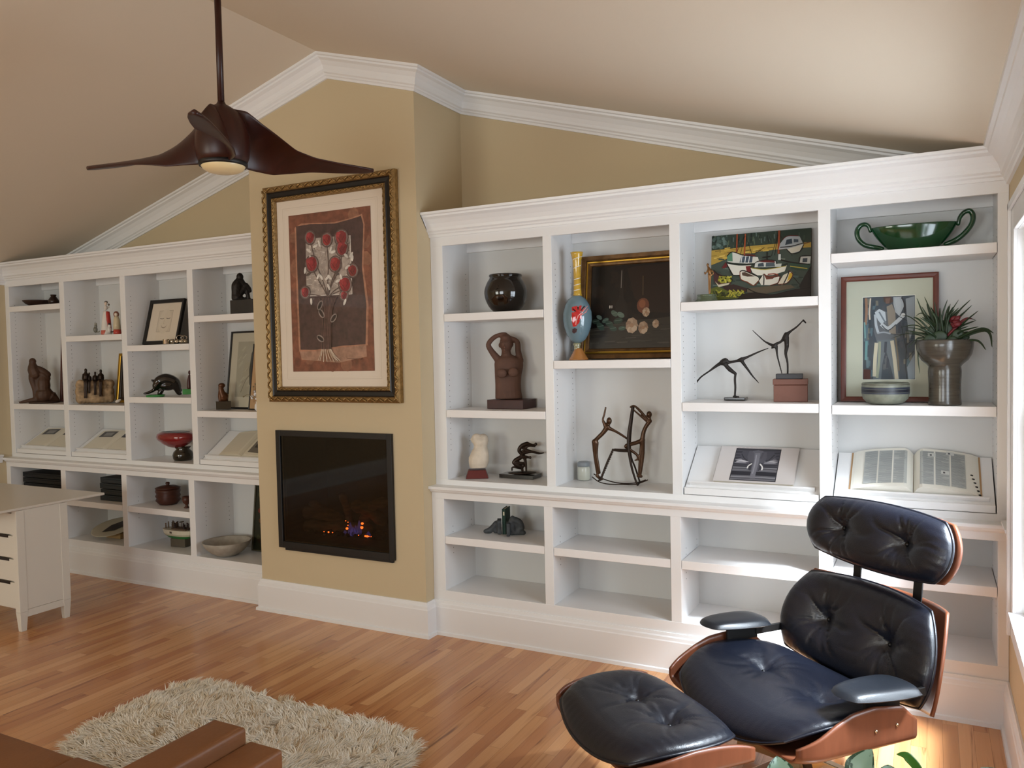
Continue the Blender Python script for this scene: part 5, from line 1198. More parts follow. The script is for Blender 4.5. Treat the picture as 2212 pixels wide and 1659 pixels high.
def r4art(F):
    F.rect(0, 0, 1, 1, '#B9BBA8')
    F.rect(.195, .145, .80, .86, '#D7D9CC')
    sub = Flat(F.mb, F.P(.20, .15), F.U, F.V, F.W*.595, F.H*.705); sub.k = 4; drawing(sub)
pL = at(1780+117*.30147, 866, y=.2); pR_ = at(1780+825*.30147, 866, y=.2); pt_ = at(1780+117*.30147, 400+665*.30147, y=.27)
mahog = mat('mahogany frame', '#5C2A1C', .35, var=.15, vscale=15)
framed('framed_drawing', 'painted study of a standing man in a thin red-brown wooden frame behind the plant', 'picture', pL.x, pR_.x, R4B, pt_.z, .232, .29, [(.024, .02, .016, mahog)], 'artwork', r4art, glassy=True)
s = Sc(ZD, 436, R4B, .10, 'striped_bowl', 'low grey stoneware bowl with dark blue bands, in front of the framed study', 'bowl')
m = MB(); s.lathez(m, 436, [(95, 0), (120, .006), (148, .024), (156, .045), (157, .072), (156, .094), (152, .098), (148, .09), (146, .05), (3, .02)], seg=44)
bw = m.build('bowl', mat('grey stoneware', '#787B6D', .45, var=.18, vscale=40), s.t)
for z0, z1, c in ((.048, .055, '#3A3E48'), (.056, .069, '#23252F'), (.070, .079, '#2E3340'), (.090, .0925, '#4A4238')):
    m = MB(); s.lathez(m, 436, [(157.6, z0), (158.4, (z0+z1)/2), (157.6, z1)], seg=44, cap=False); m.build('glaze_band', mat('band '+c, c, .4), bw)
s = Sc(ZD, 868, R4B, .08, 'planter', 'tall grey-brown stoneware planter of grassy leaves, kalanchoe and a red flower', 'planter')
m = MB(); s.lathez(m, 864, [(106, 0), (108, .005), (104, .03), (104, .09), (107, .13), (108, .15), (104, .172), (118, .182), (150, .20), (172, .225), (183, .255), (186, .285), (180, .292), (172, .285), (165, .25), (3, .24)], seg=44)
pot = m.build('pot', mat('stoneware glaze', '#443F37', .25, coat=.4, bump=.25, bscale=14, var=.25, vscale=12, stretch=(1, 1, 8)), s.t)
m = MB(); s.limb(m, [(1040, 1172), (1052, 1150), (1046, 1145)], [10, 9, 7]); m.build('lug', mat('stoneware glaze', '#443F37'), pot); m = MB(); s.limb(m, [(690, 1172), (683, 1150), (690, 1142)], [10, 9, 7]); m.build('lug', mat('stoneware glaze', '#443F37'), pot)
m = MB(); s.lathez(m, 864, [(166, .262), (2, .27)], seg=24, cap=False); m.build('soil', mat('potting soil', '#1C1410', .95, bump=1.), s.t)
dkgreen = mat('dark strap leaf', '#22331C', .45, var=.3, vscale=20)
root = (850, 1150)
def strap(tipx, tipy, mx, my, w_, d0=0., d1=0.):
    pts = spline([s.P(root[0]+R_.uniform(-50, 50), root[1], d0*.3), s.P(mx, my, (d0+d1)/2), s.P(tipx, tipy, d1)], 9)
    n = len(pts); mm = MB(); mm.tube(pts, [max(.0005, w_*(math.sin(math.pi*(.12+.86*i/(n-1)))**.7)) for i in range(n)], seg=6, flat=.25, up=-s.n+Vector((0, 0, .3))); return mm
BL = [(665, 810, 735, 960, .005), (735, 850, 775, 960, .006), (720, 800, 780, 950, .0045), (790, 830, 810, 960, .005), (885, 820, 845, 950, .005), (965, 820, 890, 960, .004), (1050, 820, 940, 940, .005), (1060, 860, 960, 960, .0045), (1105, 900, 990, 1000, .005), (1215, 1060, 1110, 1030, .006), (1205, 1160, 1150, 1040, .008), (1160, 1180, 1080, 1110, .006), (1085, 965, 1000, 970, .004),
      (550, 1020, 680, 1010, .0035), (560, 935, 640, 960, .003), (600, 1020, 700, 1040, .003), (590, 1065, 700, 1080, .003), (640, 945, 700, 980, .005), (685, 1350, 690, 1160, .004), (650, 1150, 690, 1090, .0035), (655, 940, 720, 930, .004), (700, 870, 770, 1000, .006), (830, 880, 830, 1000, .007), (905, 850, 870, 980, .006), (1015, 900, 920, 1000, .006), (760, 880, 800, 1000, .007), (1120, 1030, 1030, 1060, .006), (1060, 1120, 980, 1100, .007), (480, 1100, 640, 1060, .0025), (600, 1170, 680, 1100, .003)]
for _i in range(34):
    _a = R_.uniform(-1.25, 1.25); _l = R_.uniform(170, 300); BL.append((850+_l*math.sin(_a), 1130-_l*math.cos(_a)*.95, 850+_l*.55*math.sin(_a*.8), 1130-_l*.62*math.cos(_a), .0055))
for i, (tx, ty, mx, my, w_) in enumerate(BL):
    strap(tx, ty, mx, my, w_*.9, R_.uniform(-.04, .05), R_.uniform(-.06, .06) if tx < 1100 else -.12).build('strap_leaf', dkgreen, s.t)
lf = mat('kalanchoe leaf', '#35532B', .4, var=.15, vscale=25)
for x, y, r, d in ((825, 1190, 44, -.05), (890, 1180, 40, -.055), (940, 1175, 36, -.05), (770, 1190, 34, -.04), (730, 1200, 30, -.035), (860, 1235, 40, -.06), (870, 1150, 34, -.05), (960, 1070, 40, -.035), (830, 1090, 50, -.03), (760, 1110, 44, -.03), (920, 1120, 40, -.045), (1000, 1090, 38, -.02), (850, 1010, 46, 0), (790, 1040, 44, 0), (900, 1030, 44, -.01), (740, 1160, 30, -.03), (900, 1220, 30, -.06), (800, 1230, 30, -.055)):
    m = MB(); s.ball(m, x, y, r, r*.92, d, 7, rot=R_.uniform(-.6, .6)); m.build('round_leaf', lf if y > 1130 else mat('shaded stem leaf', '#26381F', .45), s.t)
redf = mat('dark red petals', '#5E0F16', .5)
for k in range(8):
    x, y = 945+R_.uniform(-28, 32), 975+R_.uniform(-30, 28); m = MB(); s.ball(m, x, y, 26, 17, -.03+R_.uniform(-.02, .02), 12, rot=R_.uniform(-1, 1)); m.build('petal', redf, s.t)
strap(1060, 955, 990, 975, .007, -.03, -.03).build('petal', redf, s.t)

# --- slanted book stands with open books
def stand(x0, x1, label, zt, y0=.02, y1=.285, zb=ZUB, group=None):
    x0 += .001; x1 -= .001; zb += .001; t = thing('book_stand', ((x0+x1)/2, (y0+y1)/2, zb), label, 'book stand', group)
    m = MB(); th = .016; h0 = zb+.028; sl = (zt-h0)/(y1-y0)
    m.prism([(x0, y0, h0-th), (x0, y0, h0), (x0, y1, zt), (x0, y1, zt-th*1.4)], (x1-x0, 0, 0)); m.build('board', white, t, bevel=.001)
    m = MB(); m.box(x0, x1, y0-.014, y0, zb, h0+.006); m.build('front_rail', white, t, bevel=.0015)
    Vv = Vector((0, y1-y0, zt-h0)).normalized(); Nn = Vector((1, 0, 0)).cross(Vv); m = MB(); m.obox(Vector((x0+.02, y0, h0))+Vv*.024, Vector((x1-x0-.04, 0, 0)), Vv*.011, Nn*.022); m.build('ledge', white, t, bevel=.0015)
    m = MB()
    for x in (x0+.03, x1-.046): m.prism([(x, y0, zb), (x, y1-.02, zb), (x, y1-.02, zt-.03-sl*.02), (x, y0, h0-th)], (.016, 0, 0))
    m.build('support', white, t)
    U = Vector((1, 0, 0)); V = Vector((0, y1-y0, zt-h0)).normalized(); N = U.cross(V); return t, U, V, N, Vector((x0, y0, h0))+V*.041+N*.0008
def open_book(name, label, O, U, V, N, W, H, th, art, splay=.06, left_art=None, cover_c='#B9946B', curl=.016, page='#DAD7CC'):
    """book lying open: cover, two page blocks that swell towards the gutter, printed sheets"""
    c_ = O+U*(W/2)+V*(H/2); t = thing(name, O+U*(W/2), label, 'book')
    m = MB(); m.obox(O-U*.004-V*.003, U*(W+.008), V*(H+.006), N*.0035); m.build('cover', mat('cover '+cover_c, cover_c, .7), t)
    def hgt(a): a = abs(a); return th*(1-a**2.2)**.6*(1 if a > .12 else (a/.12)**.6)*(1+.15*(1-a))+.001
    for sg in (-1, 1):
        m = MB(); nu = 22
        def fn(u, v): a = max(u, .004)*.985; return O+U*(W/2+sg*a*W/2)+V*(H*(.006+.985*v)+curl*(1-a)*math.sin(math.pi*a)*0)+N*(.0036+hgt(a))
        vs = [fn(i/(nu-1), j) for j in (0, 1) for i in range(nu)]; bs = [O+U*(W/2+sg*max(i/(nu-1), .004)*.985*W/2)+V*(H*(.006+.985*j))+N*.0036 for j in (0, 1) for i in range(nu)]
        n2 = 2*nu; fs = [(i, i+1, nu+i+1, nu+i) for i in range(nu-1)]+[(i, i+1, n2+i+1, n2+i) for i in range(nu-1)]+[(nu+i, nu+i+1, n2+nu+i+1, n2+nu+i) for i in range(nu-1)]+[(nu-1, 2*nu-1, n2+2*nu-1, n2+nu-1)]
        m.smooth = False; m.add(vs+bs, fs, False); pg = m.build('page_block', mat('page '+page, page, .85), t)
        m = MB(); k = [0]
        def patch(a0, b0, a1, b1, col, n=10):
            k[0] += 1; m.color(col); vs = []
            for i in range(n+1):
                a = lerp(a0, a1, i/n); vs += [O+U*(W/2+sg*a*W/2)+V*(H*b)+N*(.0036+hgt(a)+.0004+k[0]*.00002) for b in (b0, b1)]
            m.add(vs, [(2*i, 2*i+1, 2*i+3, 2*i+2) for i in range(n)], True)
        art(patch, sg); m.build('printed_sheet', pigment, pg)
    return t
# R3 stand with the closed picture book
t, U, V, N, O = stand(RC[2][0]+.004, RC[2][1]-.004, 'white slanted book stand holding the grey elephant photo book', 1.13)
def eleph(F):
    def q(x, y):
        # enlarged photo -> plate fractions (plate corners 425,238 / 730,252 / 350,490 / 675,512)
        b = 1-(y-(245+ (x-400)*.05))/258; xl = 425-75*(1-b); xr = 730-55*(1-b); return ((x-xl)/(xr-xl), b)
    F.rect(0, 0, 1, 1, '#23232A')
    F.rect(.05, .03, .95, .97, '#D5D0CC')
    f = Flat(F.mb, F.P(.245, .055), F.U, F.V, F.W*.59, F.H*.885); f.k = 4
    f.rect(0, 0, 1, 1, '#2B2A32')
    for i in range(16):
        y = .45+.5*i/16; f.stroke([(.01, y), (.3, y+.02*math.sin(i)), (.7, y-.01), (.99, y+.015)], .03, ['#46454D', '#5B5A61', '#3A3941', '#4D4C54'][i % 4])
    for x0, x1, y, c in ((.02, .32, .62, '#A9A7AB'), (.05, .35, .57, '#C9C7C9'), (.66, .98, .60, '#98969B'), (.7, .97, .55, '#BDBBBE'), (.6, .98, .50, '#8A888E'), (.03, .3, .50, '#77757B')): f.stroke([(x0, y), ((x0+x1)/2, y+.03), (x1, y)], .05, c, taper=True)
    f.rect(0, .0, 1, .44, '#55545B'); 
    for i in range(9): f.stroke([(.01, .03+.045*i), (.5, .035+.045*i), (.99, .03+.045*i)], .02, ['#6B6A70', '#37363C', '#8B8A8E'][i % 3])
    f.rect(.05, .16, .99, .24, '#2A2930')
    g = '#3C3B43'
    f.poly([(.33, .86), (.5, .9), (.67, .86), (.72, .7), (.66, .5), (.62, .3), (.38, .3), (.34, .5), (.28, .7)], g)
    f.poly([(.34, .85), (.18, .88), (.1, .72), (.16, .58), (.3, .6)], '#34333B'); f.poly([(.66, .85), (.84, .88), (.92, .74), (.84, .58), (.7, .6)], '#34333B')
    f.stroke([(.5, .8), (.5, .5), (.49, .25), (.5, .1)], .12, '#55545C', n=6); f.stroke([(.5, .75), (.5, .45), (.5, .15)], .03, '#6E6D75'); f.stroke([(.4, .82), (.44, .6)], .04, '#5A5962'); f.stroke([(.6, .82), (.56, .6)], .04, '#5A5962')
    f.stroke([(.4, .5), (.33, .42), (.31, .34)], .03, '#DAD8D4'); f.stroke([(.6, .5), (.68, .4), (.69, .32)], .03, '#DAD8D4'); f.rect(.36, .26, .45, .45, '#2F2E36'); f.rect(.55, .26, .64, .45, '#2F2E36')
c0 = at(1450+262*.34448, 880+505*.34448, y=.055); c1 = at(1450+770*.34448, 880+535*.34448, y=.055)
bt = thing('picture_book', (.15, .06, 1.0), 'closed grey picture book with a black and white elephant photo on its cover', 'book')
bw_, bh_ = (c1.x-c0.x), .262; Ob = Vector((c0.x, O.y, O.z))
m = MB(); m.obox(Ob, U*bw_, V*bh_, N*.003).obox(Ob+N*.021, U*bw_, V*bh_, N*.003).obox(Ob, U*.003, V*bh_, N*.024); m.build('cover', mat('grey book cloth', '#CFC9C6', .6), bt, bevel=.0008)
m = MB(); m.obox(Ob+U*.003+V*.003+N*.003, U*(bw_-.008), V*(bh_-.006), N*.018); m.build('pages', mat('page block', '#D9D0BC', .9), bt)
m = MB(); F = Flat(m, Ob+N*.0241, U, V, bw_, bh_)
F.rect(0.01, .01, .99, .99, '#CFC9C6'); f2 = Flat(m, F.P(.215, .05), U, V, bw_*.56, bh_*.885); f2.k = 2
f2.rect(-.012, -.012, 1.012, 1.012, '#1D1C20')
class _Q: pass
q_ = Flat(m, f2.P(0, 0), U, V, f2.W, f2.H); q_.k = 2
def plate(f):
    f.rect(0, 0, 1, 1, '#3A3941')
    for i in range(22):
        y = .46+.53*i/22; f.stroke([(.005, y), (.3, y+.012*math.sin(i*2)), (.7, y-.01), (.995, y+.01)], .035, ['#46454D', '#3A3940', '#33323A', '#504F57'][i % 4])
    for x0, x1, y, c in ((.02, .34, .62, '#97959A'), (.05, .36, .575, '#C2C0C3'), (.02, .3, .53, '#8A888E'), (.66, .98, .63, '#86848A'), (.62, .98, .585, '#ABA9AD'), (.66, .97, .54, '#8A888E'), (.1, .4, .66, '#5F5E65'), (.7, .95, .68, '#605F66')): f.stroke([(x0, y), ((x0+x1)/2, y+.02), (x1, y)], .06, c, taper=True)
    for i in range(12): f.stroke([(.005, .02+.037*i), (.5, .026+.037*i), (.995, .02+.037*i)], .032, ['#77767B', '#5A595F', '#8E8D91', '#66656B'][i % 4])
    f.rect(.005, .15, .995, .27, '#2A2930'); f.rect(.005, .40, .995, .45, '#38373E')
    f.poly([(.10, .80), (.17, .93), (.34, .92), (.38, .74), (.31, .58), (.17, .64)], '#4A4951'); f.poly([(.64, .92), (.83, .93), (.93, .80), (.86, .66), (.72, .57), (.63, .72)], '#4A4951'); f.stroke([(.14, .82), (.22, .68), (.3, .62)], .02, '#2A2930'); f.stroke([(.88, .82), (.8, .68), (.71, .61)], .02, '#2A2930')
    f.poly([(.3, .92), (.5, .95), (.7, .9), (.72, .72), (.68, .52), (.66, .34), (.58, .30), (.42, .30), (.34, .34), (.33, .56), (.28, .74)], '#55545C'); f.poly([(.35, .55), (.42, .55), (.42, .30), (.35, .33)], '#38373F'); f.poly([(.59, .55), (.66, .55), (.66, .34), (.59, .30)], '#38373F'); f.poly([(.38, .93), (.5, .96), (.62, .93), (.6, .7), (.4, .7)], '#63626A')
    f.stroke([(.5, .86), (.51, .6), (.5, .36), (.495, .16), (.5, .06)], .11, '#74737B', n=6); f.stroke([(.48, .8), (.49, .5), (.48, .2)], .025, '#8F8E95'); f.stroke([(.38, .88), (.42, .68)], .05, '#56555D'); f.stroke([(.62, .88), (.59, .68)], .05, '#4E4D55')
    f.stroke([(.42, .52), (.35, .44), (.34, .36)], .03, '#E2E0DC'); f.stroke([(.6, .52), (.665, .42), (.665, .32)], .032, '#E2E0DC')
plate(q_)
for i in range(34): F.stroke([(.225+i*.0165, .968), (.225+i*.0165+.009, .968)], .007, '#6B6668', n=1)
m.build('cover_picture', pigment, bt)
# R4 stand with the open dictionary
t, U, V, N, O = stand(RC[3][0]+.004, RC[3][1]-.004, 'white slanted book stand holding the large open dictionary', 1.12)
def dict_art(patch, sg):
    for c in range(3):
        a0 = .10+.235*c; patch(a0, .09, a0+.215, .93, '#A9ACA8')
        for r in range(52):
            b = .095+.0158*r; g = R_.choice(['#85898A', '#7A7E80', '#8F9392'])
            patch(a0+.004, b, a0+.004+.20*(1 if R_.random() < .8 else R_.uniform(.4, .95)), b+.0068, g, 4)
    if sg > 0:
        for a, b in ((.22, .78), (.5, .86), (.42, .36)): patch(a, b, a+.12, b+.09, '#C3C5C0', 3); patch(a+.03, b+.02, a+.06, b+.06, '#55585A', 1)
c0 = at(1450+1100*.34448, 1070, y=.06); c1 = at(1450+1945*.34448, 1090, y=.06)
Ob = Vector((c0.x+.012, O.y, O.z)); bk = open_book('dictionary', 'very large open dictionary with thumb-index tabs, printed in three columns a page', Ob, U, V, N, c1.x-c0.x-.012, .27, .042, dict_art)
m = MB(); Wd = c1.x-c0.x-.012
for i in range(6):
    a = .865+.021*i; hh = .042*(1-a**2.2)**.6*(1+.15*(1-a)); p = Ob+U*(Wd/2+a*Wd/2)+V*(.27*(.46-.085*i))+N*(.0042+hh)
    m.tube([p, p+U*.004-N*.001], .0042, seg=8)
m.build('thumb_index', mat('black thumb tab', '#141414', .6), bk)

# ---------------------------------------------------------------- left bookcase
s = Sc(ZG, 290, L1A, .12, 'wooden_bowl', 'shallow dark brown bowl on the topmost shelf beside the left wall', 'bowl')
dkwood = mat('dark brown bowl wood', '#33211A', .45, var=.3, vscale=20)
m = MB(); s.lathez(m, 290, [(55, 0), (60, .004), (85, .02), (102, .04), (104, .046), (96, .044), (3, .012)], seg=32); m.build('bowl', dkwood, s.t)
s = Sc(ZG, 405, L1A, .08, 'small_vase', 'small dark brown vase with a flared lip beside the shallow bowl', 'vase')
m = MB(); s.lathez(m, 405, [(25, 0), (36, .012), (38, .03), (26, .052), (17, .064), (22, .078), (20, .079), (12, .06), (2, .03)], seg=24); m.build('body', mat('dark brown glaze', '#2A1B15', .3), s.t)
s = Sc(ZG, 300, L1B, .125, 'seated_sculpture', 'brown carved figure of a robed person sitting with a draped cloth', 'sculpture')
m = MB(); s.ball(m, 243, 832, 24, 26, rd=24); s.limb(m, [(243, 855), (248, 890), (262, 925)], [26, 38, 42]); s.limb(m, [(260, 880), (310, 900), (350, 930)], [22, 26, 28]); s.limb(m, [(240, 900), (238, 960), (262, 1040), (268, 1110)], [20, 22, 20, 18]); s.limb(m, [(270, 930), (320, 930), (345, 960)], [24, 32, 30]); s.ball(m, 325, 1010, 46, 90, rd=44); s.ball(m, 330, 1090, 62, 60, rd=52); s.limb(m, [(390, 1100), (430, 1130), (440, 1140)], [40, 16, 8]); s.limb(m, [(285, 940), (285, 1040), (270, 1130)], [20, 24, 22]); s.limb(m, [(150, 1138), (250, 1120), (350, 1130), (440, 1138)], [8, 18, 24, 8])
m.build('figure', mat('carved brown wood', '#4E3627', .55, bump=.4, bscale=35, var=.25, vscale=14), s.t, remesh=.0045)
m = MB(); s.lathez(m, 305, [(100, 0), (104, .004), (100, .012), (2, .013)], seg=28); m.build('base', mat('brown base', '#3A271D', .6), s.t)
def plain(c1, c2):
    def a(F): F.rect(0, 0, 1, 1, c1); F.rect(.12, .1, .88, .9, c2)
    return a
framed('framed_picture', 'dark red framed picture mostly hidden by the divider behind the robed sculpture', 'picture', at(128.5, 800, y=.25).x, LC[0][1]-.03, L1B, at(131, 725, y=.25).z, .262, .296, [(.02, .02, .015, mat('dark red frame', '#4A1E16', .5))], 'artwork', plain('#6B4A32', '#503425'))
# book stands in bays 1, 2 and 4
def album(patch, sg):
    if sg < 0: patch(.25, .62, .85, .93, '#5D5C5C'); patch(.35, .68, .7, .86, '#8B8A88')
    else: patch(.1, .62, .42, .93, '#55555A')
for ci, lb, bl_ in ((0, 'white slanted book stand in the bay beside the left wall', 'open photo album on the stand beside the left wall'), (1, 'white slanted book stand below the stone block sculpture', 'open photo album on the stand below the stone block')):
    t, U, V, N, O = stand(LC[ci][0]+.004, LC[ci][1]-.004, lb, 1.10, zb=ZUB-.004)
    x0 = max(LC[ci][0]+.03, at((ZG[0]+(215, 640)[ci]*.2893), 900, y=.1).x)
    open_book('photo_album', bl_, Vector((x0, O.y, O.z)), U, V, N, LC[ci][1]-.02-x0, .235, .014, album, page='#D8D2C2', cover_c='#D0C8B8')
t, U, V, N, O = stand(LC[3][0]+.004, LC[3][1]-.004, 'white slanted book stand next to the chimney breast', 1.12, zb=ZUB-.004)
def mag(patch, sg):
    if sg > 0: patch(.2, .1, .95, .9, '#6E675C'); patch(.3, .3, .8, .8, '#3B3833')
    else: patch(.15, .1, .9, .9, '#C9C0AC')
open_book('art_book', 'thick open art book on the stand next to the chimney breast', Vector((LC[3][0]+.13, O.y, O.z)), U, V, N, .48, .25, .03, mag, page='#D0C7B2', cover_c='#BEB49C')

# second bay
s = Sc(ZG, 792, L2A, .09, 'porcelain_figurine', 'tall porcelain woman in a red and white gown', 'figurine')
m = MB(); m.color('#E3DCD4'); s.lathez(m, 790, [(40, 0), (40, .01), (33, .06), (26, .12), (18, .165), (14, .185)], seg=24)
m.color('#B2362E'); s.lathez(m, 806, [(20, .002), (22, .05), (20, .11), (15, .165), (12, .18)], seg=16, d=-.01)
m.color('#C96A5A'); s.lathez(m, 782, [(30, .0), (31, .008), (29, .035)], seg=20, d=-.008)
m.build('gown', pigment_gloss, s.t)
m = MB(); m.color('#D8CFC6'); s.ball(m, 790, 430, 13, 18); s.limb(m, [(788, 445), (795, 440), (812, 425)], [7, 6, 5]); m.build('torso', pigment_gloss, s.t)
m = MB(); m.color('#DCC9B8'); s.ball(m, 790, 400, 11, 14); m.color('#6B6158'); s.ball(m, 792, 390, 13, 10, .006); s.ball(m, 812, 408, 7, 9); m.build('head', pigment_gloss, s.t)
s = Sc(ZG, 872, L2A, .06, 'porcelain_figurine', 'shorter porcelain woman in a pale patterned gown with a red hem', 'figurine')
m = MB(); m.color('#B9443A'); s.lathez(m, 872, [(26, 0), (28, .01), (26, .035)], seg=20); m.color('#CFC0A0'); s.lathez(m, 870, [(26, .035), (25, .07), (22, .11), (15, .135)], seg=20); m.build('gown', pigment_gloss, s.t)
m = MB(); m.color('#8A5A4A'); s.ball(m, 868, 480, 20, 24); m.color('#E0D2C2'); s.ball(m, 866, 482, 12, 15, -.012); m.build('head', pigment_gloss, s.t)
for (x, y0, c1, c2, lb) in ((713, 545, '#6B6A60', '#8A8878', 'small grey porcelain cat left of the tall porcelain woman'), (815, 552, '#D6D0C8', '#3A3634', 'small black and white porcelain cat right of the tall porcelain woman')):
    s = Sc(ZG, x, L2A, .04, 'cat_figurine', lb, 'figurine', 'porcelain cats')
    m = MB(); m.color(c1); s.ball(m, x, 595, 15, 24, rd=14); s.ball(m, x+2, 570, 10, 20, rd=10); m.color(c2); s.ball(m, x+2, 556, 9, 9); s.limb(m, [(x-4, 552), (x-5, 543)], [3, 1], n=1); s.limb(m, [(x+8, 552), (x+9, 543)], [3, 1], n=1); s.limb(m, [(x+10, 612), (x+25, 612), (x+30, 606)], [5, 4, 3]); m.build('body', pigment_gloss, s.t)
s = Sc(ZG, 700, L2B, .13, 'stone_block_sculpture', 'rough cream stone block with four little dark bronze people sitting on its edge', 'sculpture')
m = MB()
for x in range(600, 850, 28): s.ball(m, x, 1000+R_.uniform(-6, 6), 30, 30, rd=40); s.ball(m, x-4, 1060, 32, 50, rd=48); s.ball(m, x, 1120, 32, 44, rd=48)
s.ball(m, 600, 1010, 34, 26, rd=36)
m.build('stone', mat('rough travertine', '#A58B6B', .85, bump=1., bscale=45, var=.45, vscale=22), s.t, remesh=.006)
for x, y, k in ((640, 905, 1.15), (666, 930, .8), (710, 925, .9), (752, 910, 1.05)):
    m = MB(); s.ball(m, x, y-6, 9*k, 13*k, -.02); s.limb(m, [(x, y+10, -.02), (x, y+30*k, -.02), (x, y+58*k, -.025)], [9*k, 17*k, 14*k]); s.limb(m, [(x-14*k, y+22*k, -.02), (x-18*k, y+48*k, -.02), (x-10*k, y+62*k, -.03)], [7*k, 6*k, 5*k]); s.limb(m, [(x+14*k, y+22*k, -.02), (x+18*k, y+48*k, -.02), (x+10*k, y+62*k, -.03)], [7*k, 6*k, 5*k])
    for sg in (-1, 1): s.limb(m, [(x+sg*6*k, y+60*k, -.03), (x+sg*6*k, y+72*k, -.06), (x+sg*5*k, y+150*k, -.062), (x+sg*6*k, y+172*k, -.066)], [8*k, 7*k, 5*k, 5*k])
    m.build('bronze_person', bronze, s.t, remesh=.0032)
framed('framed_picture', 'gold framed dark picture leaning right of the stone block sculpture', 'picture', at(247.5, 820, y=.22).x, LC[1][1]-.06, L2B, at(248, 765, y=.25).z, .245, .292, [(.022, .025, .02, gold_plain), (.02, .02, .014, mat('dark inner frame', '#2A2019', .5))], 'artwork', plain('#3A2E22', '#221B15'))
s = Sc(ZG, 885, L2B, .05, 'seashell', 'small white seashell at the foot of the gold frame', 'shell')
m = MB(); s.ball(m, 880, 1128, 20, 12, rot=-.4); s.ball(m, 895, 1120, 10, 8); m.build('shell', mat('shell white', '#CFC6BA', .4), s.t)

# third bay
def face(F):
    F.rect(0, 0, 1, 1, '#D8CBB8'); F.rect(.27, .24, .73, .80, '#A89C8C'); F.rect(.28, .25, .72, .79, '#CBBEAA')
    F.disc(.5, .52, .19, '#D2C6B3', ry=.3, n=20); F.stroke([(.33, .60), (.40, .585), (.46, .60)], .012, '#2A2622'); F.stroke([(.54, .60), (.61, .585), (.67, .60)], .012, '#2A2622')
    F.stroke([(.42, .37), (.5, .355), (.58, .37)], .014, '#8E7D6C'); F.stroke([(.49, .55), (.47, .46), (.51, .45)], .006, '#A3947F'); F.stroke([(.4, .42), (.5, .33), (.6, .42)], .006, '#9A8C78')
blackf = mat('black picture frame', '#12100F', .4)
a0 = at(310, 745, y=.12).x; a1 = at(388, 742, y=.12).x
framed('framed_drawing', 'small black framed drawing of a face with closed eyes, leaning back', 'picture', a0+.02, a1, L3A, L3A+.335, .11, .20, [(.026, .02, .016, blackf)], 'artwork', face, glassy=True)
def port(F): F.rect(0, 0, 1, 1, '#D8CBB8'); F.rect(.3, .25, .8, .75, '#6B6158')
framed('framed_drawing', 'second black framed picture, mostly hidden at the right of the third bay', 'picture', LC[2][1]-.155, LC[2][1]-.005, L3A, L3A+.335, .17, .25, [(.022, .02, .016, blackf)], 'artwork', port, glassy=True)
silver = mat('polished silver', '#D9CDB8', .18, metal=1.)
s = Sc(ZH, 300, L3A, .025, 'silver_cup', 'small polished silver cup in front of the closed-eyes drawing', 'cup')
m = MB(); s.lathez(m, 300, [(22, 0), (23, .003), (22, .03), (25, .036), (23, .036), (19, .006), (2, .004)], seg=24); s.lathez(m, 345, [(14, .002), (17, .02), (14, .035), (12, .03)], seg=16); m.build('body', silver, s.t)
s = Sc(ZH, 425, L3A, .03, 'silver_rattle', 'looped silver wire ornament right of the silver cup', 'ornament')
m = MB()
for x, r, d in ((385, 16, 0), (420, 18, -.005), (450, 15, .004)): s.ball(m, x, 682, r, 11, d)
for cx_, cy_, r in ((410, 655, 26), (440, 655, 22)):
    m.tube([s.P(cx_+r*math.cos(a), cy_+r*.7*math.sin(a)) for a in [k*math.pi/8 for k in range(17)]], .0016, seg=6, ends=False)
m.build('wire', silver, s.t)
s = Sc(ZH, 320, L3B, .15, 'bull_sculpture', 'glossy black charging bull behind a small green tray', 'sculpture')
m = MB(); s.limb(m, [(395, 1040), (370, 990), (310, 965), (260, 980), (235, 1010)], [26, 42, 44, 42, 30], n=5); s.ball(m, 320, 1010, 70, 40, rd=40); s.ball(m, 232, 1020, 26, 30, rd=24); s.limb(m, [(225, 1040), (185, 1062), (145, 1072)], [14, 12, 8]); s.limb(m, [(235, 990), (215, 985), (200, 975), (203, 965)], [8, 7, 5, 3]); s.limb(m, [(250, 985), (235, 965), (215, 970)], [7, 6, 4]); s.limb(m, [(380, 1030), (400, 1070), (415, 1080)], [22, 14, 10]); s.limb(m, [(270, 1050), (260, 1080)], [20, 18]); s.limb(m, [(405, 1020), (425, 1045), (415, 1060)], [5, 4, 3])
m.build('body', black_gloss, s.t, remesh=.004, smoothit=2)
s = Sc(ZH, 207, L3B, .025, 'green_tray', 'small flat green enamel tray in front of the black bull', 'tray')
greenm = mat('green enamel', '#3F8A48', .3)
m = MB(); s.lathez(m, 207, [(4, 0), (80, 0), (86, .012), (82, .014), (78, .006), (3, .005)], seg=4); m.build('tray', greenm, s.t)
s = Sc(ZH, 462, L3B, .04, 'green_planter', 'small square green box holding a dark red figurine, cut off by the divider', 'box')
m = MB(); m.obox(s.P(430, 1080), s.rt*(60*s.k), s.n*.05, Vector((0, 0, .038))); m.build('box', greenm, s.t, bevel=.002)
m = MB(); s.limb(m, [(480, 1028, .02), (478, 985, .02), (482, 940, .02)], [16, 14, 10]); s.ball(m, 482, 915, 10, 16, .02); m.build('figurine', mat('dark red figurine', '#3B1210', .4), s.t)
s = Sc(ZH, 385, ZUB-.004, .13, 'footed_bowl', 'red art glass bowl with turquoise inside on a black and gold foot', 'bowl')
redg = mat('deep red glass', '#7A1018', .1, coat=.7, spec=.7)
m = MB(); c_ = s.P(380, 1400); RA = 172*s.k
